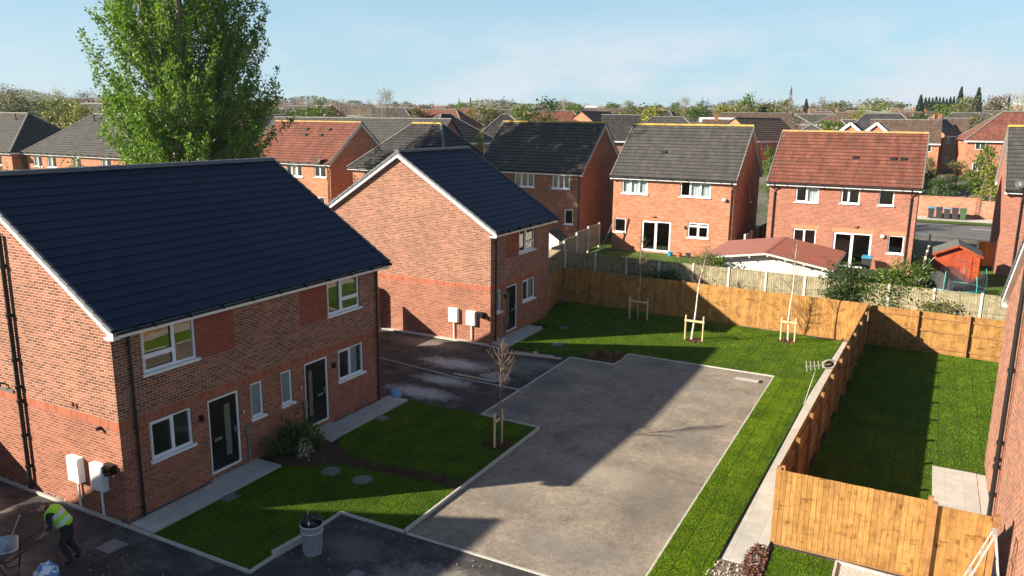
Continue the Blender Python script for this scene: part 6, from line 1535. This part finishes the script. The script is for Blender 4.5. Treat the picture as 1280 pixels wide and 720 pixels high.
# local frame: +x forward (towards barrow), z up; stooping to the handles
pr = empty('person', 'bent-over worker in hi-vis vest and dark trousers gripping the wheelbarrow', 'person', None, (-16.42, 9.68, 0), math.atan2(-.68, -.73))
nodes = [((0.0, 0, .88), (.16, .18)), ((.08, 0, 1.01), (.15, .175)), ((.19, 0, 1.16), (.155, .19)), ((.30, 0, 1.28), (.14, .20)), ((.37, 0, 1.33), (.075, .08)), ((.43, 0, 1.36), (.062, .062)),
         ((.51, 0, 1.385), (.105, .09)), ((.56, 0, 1.345), (.10, .085)),
         ((.30, .20, 1.26), .072), ((.24, .29, 1.03), .058), ((.38, .28, .88), .045), ((.44, .27, .82), .034), ((.49, .27, .80), (.036, .02)),
         ((.30, -.20, 1.26), .072), ((.24, -.29, 1.03), .058), ((.38, -.28, .88), .045), ((.44, -.27, .82), .034), ((.49, -.27, .80), (.036, .02)),
         ((.0, .10, .78), .112), ((.12, .12, .47), .088), ((-.02, .12, .12), .06), ((-.03, .12, .05), .05), ((.11, .13, .035), (.045, .03)),
         ((-.01, -.10, .78), .112), ((.04, -.12, .47), .088), ((-.13, -.13, .12), .06), ((-.15, -.13, .05), .05), ((-.01, -.14, .035), (.045, .03))]
edges = [(0, 1), (1, 2), (2, 3), (3, 4), (4, 5), (5, 6), (6, 7), (3, 8), (8, 9), (9, 10), (10, 11), (11, 12), (3, 13), (13, 14), (14, 15), (15, 16), (16, 17), (0, 18), (18, 19), (19, 20), (20, 21), (21, 22), (0, 23), (23, 24), (24, 25), (25, 26), (26, 27)]
def bmat(c):
    if c.z < .10: return 2
    if c.x > .40 and c.z > 1.2: return 0
    if abs(c.y) > .2 and c.z < .95 and c.z > .7: return 0
    if c.z < .93 and abs(c.y) < .25: return 1
    return 1
body = skin_mesh('body', nodes, edges, [M['skin'], M['navy'], M['black']], bmat, pr)
def vest_mat():
    m, nt, b = nmat('hi_vis_vest'); ob = coord(nt); sx = N(nt, 'ShaderNodeSeparateXYZ'); 
    # bands run round the torso: measure along the spine direction (0.77, 0, 0.64)
    dp = N(nt, 'ShaderNodeVectorMath', operation='DOT_PRODUCT'); L(nt, ob, dp.inputs[0]); dp.inputs[1].default_value = (.60, 0, .80)
    c = ramp(nt, None, [(0, (.38, .78, .02)), (.30, (.38, .78, .02)), (.301, (.62, .66, .62)), (.44, (.62, .66, .62)), (.441, (.38, .78, .02)), (.60, (.38, .78, .02)), (.601, (.62, .66, .62)), (.74, (.62, .66, .62)), (.741, (.38, .78, .02))], 'CONSTANT')
    mr = N(nt, 'ShaderNodeMapRange'); L(nt, dp.outputs['Value'], mr.inputs[0]); mr.inputs[1].default_value = .62; mr.inputs[2].default_value = 1.28; L(nt, mr.outputs[0], c.inputs[0])
    L(nt, c.outputs[0], b.inputs['Base Color']); b.inputs['Roughness'].default_value = .6; return m
vn = [((-.01, 0, .86), (.19, .215)), ((.08, 0, 1.01), (.18, .205)), ((.19, 0, 1.16), (.18, .22)), ((.29, 0, 1.27), (.16, .215)), ((.34, 0, 1.315), (.105, .13)), ((.295, .18, 1.27), .092), ((.295, -.18, 1.27), .092)]
vest = skin_mesh('hi_vis_vest', vn, [(0, 1), (1, 2), (2, 3), (3, 4), (3, 5), (3, 6)], [vest_mat()], lambda c: 0, pr)
cap = skin_mesh('cap', [((.48, 0, 1.43), (.10, .096)), ((.525, 0, 1.445), (.103, .094)), ((.575, 0, 1.42), (.075, .08))], [(0, 1), (1, 2)], [M['cap']], lambda c: 0, pr)
# face: nose, eyes and ears on the head
mb = MB(); mb.tube([(.65, 0, 1.36), (.685, 0, 1.325)], [.012, .018], 6); mb.build('nose', M['skin'], pr)
for s in (-1, 1):
    lumpy('ear', (.52, s * .092, 1.37), .022, M['skin'], pr, (1, .5, 1.4), 2, .1, 2)
    lumpy('eye', (.645, s * .035, 1.385), .011, M['black'], pr, (1, 1, 1), 2, 0, 2)
    for k in range(4):   # fingers closed round the grip
        x_ = .475 + k * .021; mb = MB(); mb.tube([(x_, s * .27 + .026, .815), (x_ + .004, s * .27 + .034, .79), (x_ + .004, s * .27 + .012, .763), (x_, s * .27 - .014, .767), (x_, s * .27 - .026, .787)], [.010, .010, .009, .008, .007], 6); mb.build('finger', M['skin'], pr)
    mb = MB(); mb.tube([(.45, s * .27 - s * .022, .82), (.485, s * .27 - s * .036, .81), (.515, s * .27 - s * .03, .792)], [.013, .011, .009], 6); mb.build('thumb', M['skin'], pr)

# ------------------------------------------------------------------ haze, sky, sun, camera
def haze():
    mb = MB(); mb.box(-3050, 3050, -3050, 3050, -1.5, 62)
    m = bpy.data.materials.new('haze_air'); m.use_nodes = True; nt = m.node_tree; nt.nodes.remove(nt.nodes['Principled BSDF'])
    v = N(nt, 'ShaderNodeVolumePrincipled'); v.inputs['Color'].default_value = (.78, .88, 1, 1); v.inputs['Density'].default_value = .00012; v.inputs['Anisotropy'].default_value = .2
    L(nt, v.outputs[0], nt.nodes['Material Output'].inputs['Volume'])
    mb.build('haze', m, kind='stuff', label='thin pale air haze over the whole place', cat='haze')
HAZE = True
if HAZE: haze()

SUNH = Vector((-1.66, -1.48)).normalized(); EL = math.atan(1 / math.hypot(1.66, 1.48))
sun = bpy.data.lights.new('sun', 'SUN'); sun.energy = 5.0; sun.angle = R(.53); sun.color = (1, .89, .72)
so = bpy.data.objects.new('sun', sun); col.objects.link(so)
dirv = Vector((SUNH.x * math.cos(EL), SUNH.y * math.cos(EL), math.sin(EL))); so.rotation_euler = dirv.to_track_quat('Z', 'Y').to_euler(); so.location = (-60, -50, 60)

w = bpy.data.worlds.new('World'); scene.world = w; w.use_nodes = True; nt = w.node_tree; bg = nt.nodes['Background']
sky = N(nt, 'ShaderNodeTexSky', sky_type='NISHITA'); sky.sun_disc = False; sky.sun_elevation = EL; sky.sun_rotation = math.atan2(SUNH.x, SUNH.y); sky.air_density = 1.0; sky.dust_density = .5; sky.ozone_density = 1.3; sky.altitude = 60
tc = N(nt, 'ShaderNodeTexCoord'); mp = N(nt, 'ShaderNodeMapping'); L(nt, tc.outputs['Generated'], mp.inputs[0]); mp.inputs['Scale'].default_value = (2.2, 2.2, 7.0); mp.inputs['Location'].default_value = (.35, .2, .1)
cn = N(nt, 'ShaderNodeTexNoise'); cn.inputs['Scale'].default_value = 2.3; cn.inputs['Detail'].default_value = 9; cn.inputs['Roughness'].default_value = .58; L(nt, mp.outputs[0], cn.inputs['Vector'])
cr = ramp(nt, cn.outputs['Fac'], [(.38, (0, 0, 0)), (.54, (1, 1, 1))])
sxyz = N(nt, 'ShaderNodeSeparateXYZ'); L(nt, tc.outputs['Generated'], sxyz.inputs[0])
band = ramp(nt, sxyz.outputs[2], [(0, (.5, .5, .5)), (.03, (1, 1, 1)), (.08, (.75, .75, .75)), (.125, (.1, .1, .1)), (.2, (0, 0, 0))])
side = ramp(nt, sxyz.outputs[0], [(.0, (.35, .35, .35)), (.5, (1, 1, 1))]); mr_ = N(nt, 'ShaderNodeMapRange'); L(nt, sxyz.outputs[0], mr_.inputs[0]); mr_.inputs[1].default_value = -.7; mr_.inputs[2].default_value = -.1; L(nt, mr_.outputs[0], side.inputs[0])
m1 = N(nt, 'ShaderNodeMath', operation='MULTIPLY'); L(nt, cr.outputs[0], m1.inputs[0]); L(nt, band.outputs[0], m1.inputs[1])
m2 = N(nt, 'ShaderNodeMath', operation='MULTIPLY'); L(nt, m1.outputs[0], m2.inputs[0]); L(nt, side.outputs[0], m2.inputs[1])
lowm = ramp(nt, sxyz.outputs[2], [(0, (.7, .7, .7)), (.12, (.62, .62, .62)), (.3, (.25, .25, .25)), (.5, (0, 0, 0))])
base = mixc(nt, lowm.outputs[0], sky.outputs[0], (3.4, 5.8, 7.5))
cc_ = mixc(nt, m2.outputs[0], base, (5.7, 6.3, 6.9))
L(nt, cc_, bg.inputs[0]); bg.inputs[1].default_value = .05

cam = bpy.data.cameras.new('camera'); cam.lens = F_ / 1280 * 36; cam.sensor_width = 36; cam.clip_end = 8000; cam.clip_start = .1
co = bpy.data.objects.new('camera', cam); col.objects.link(co)
co.matrix_world = Matrix(((rr_.x, -dd_.x, -ff.x, 0), (rr_.y, -dd_.y, -ff.y, 0), (rr_.z, -dd_.z, -ff.z, 10), (0, 0, 0, 1)))
scene.camera = co
scene.view_settings.view_transform = 'Standard'; scene.view_settings.look = 'None'; scene.view_settings.exposure = 1.38; scene.view_settings.gamma = 1
scene.render.engine = 'CYCLES'
scene.cycles.max_bounces = 8; scene.cycles.transparent_max_bounces = 16; scene.cycles.volume_bounces = 0
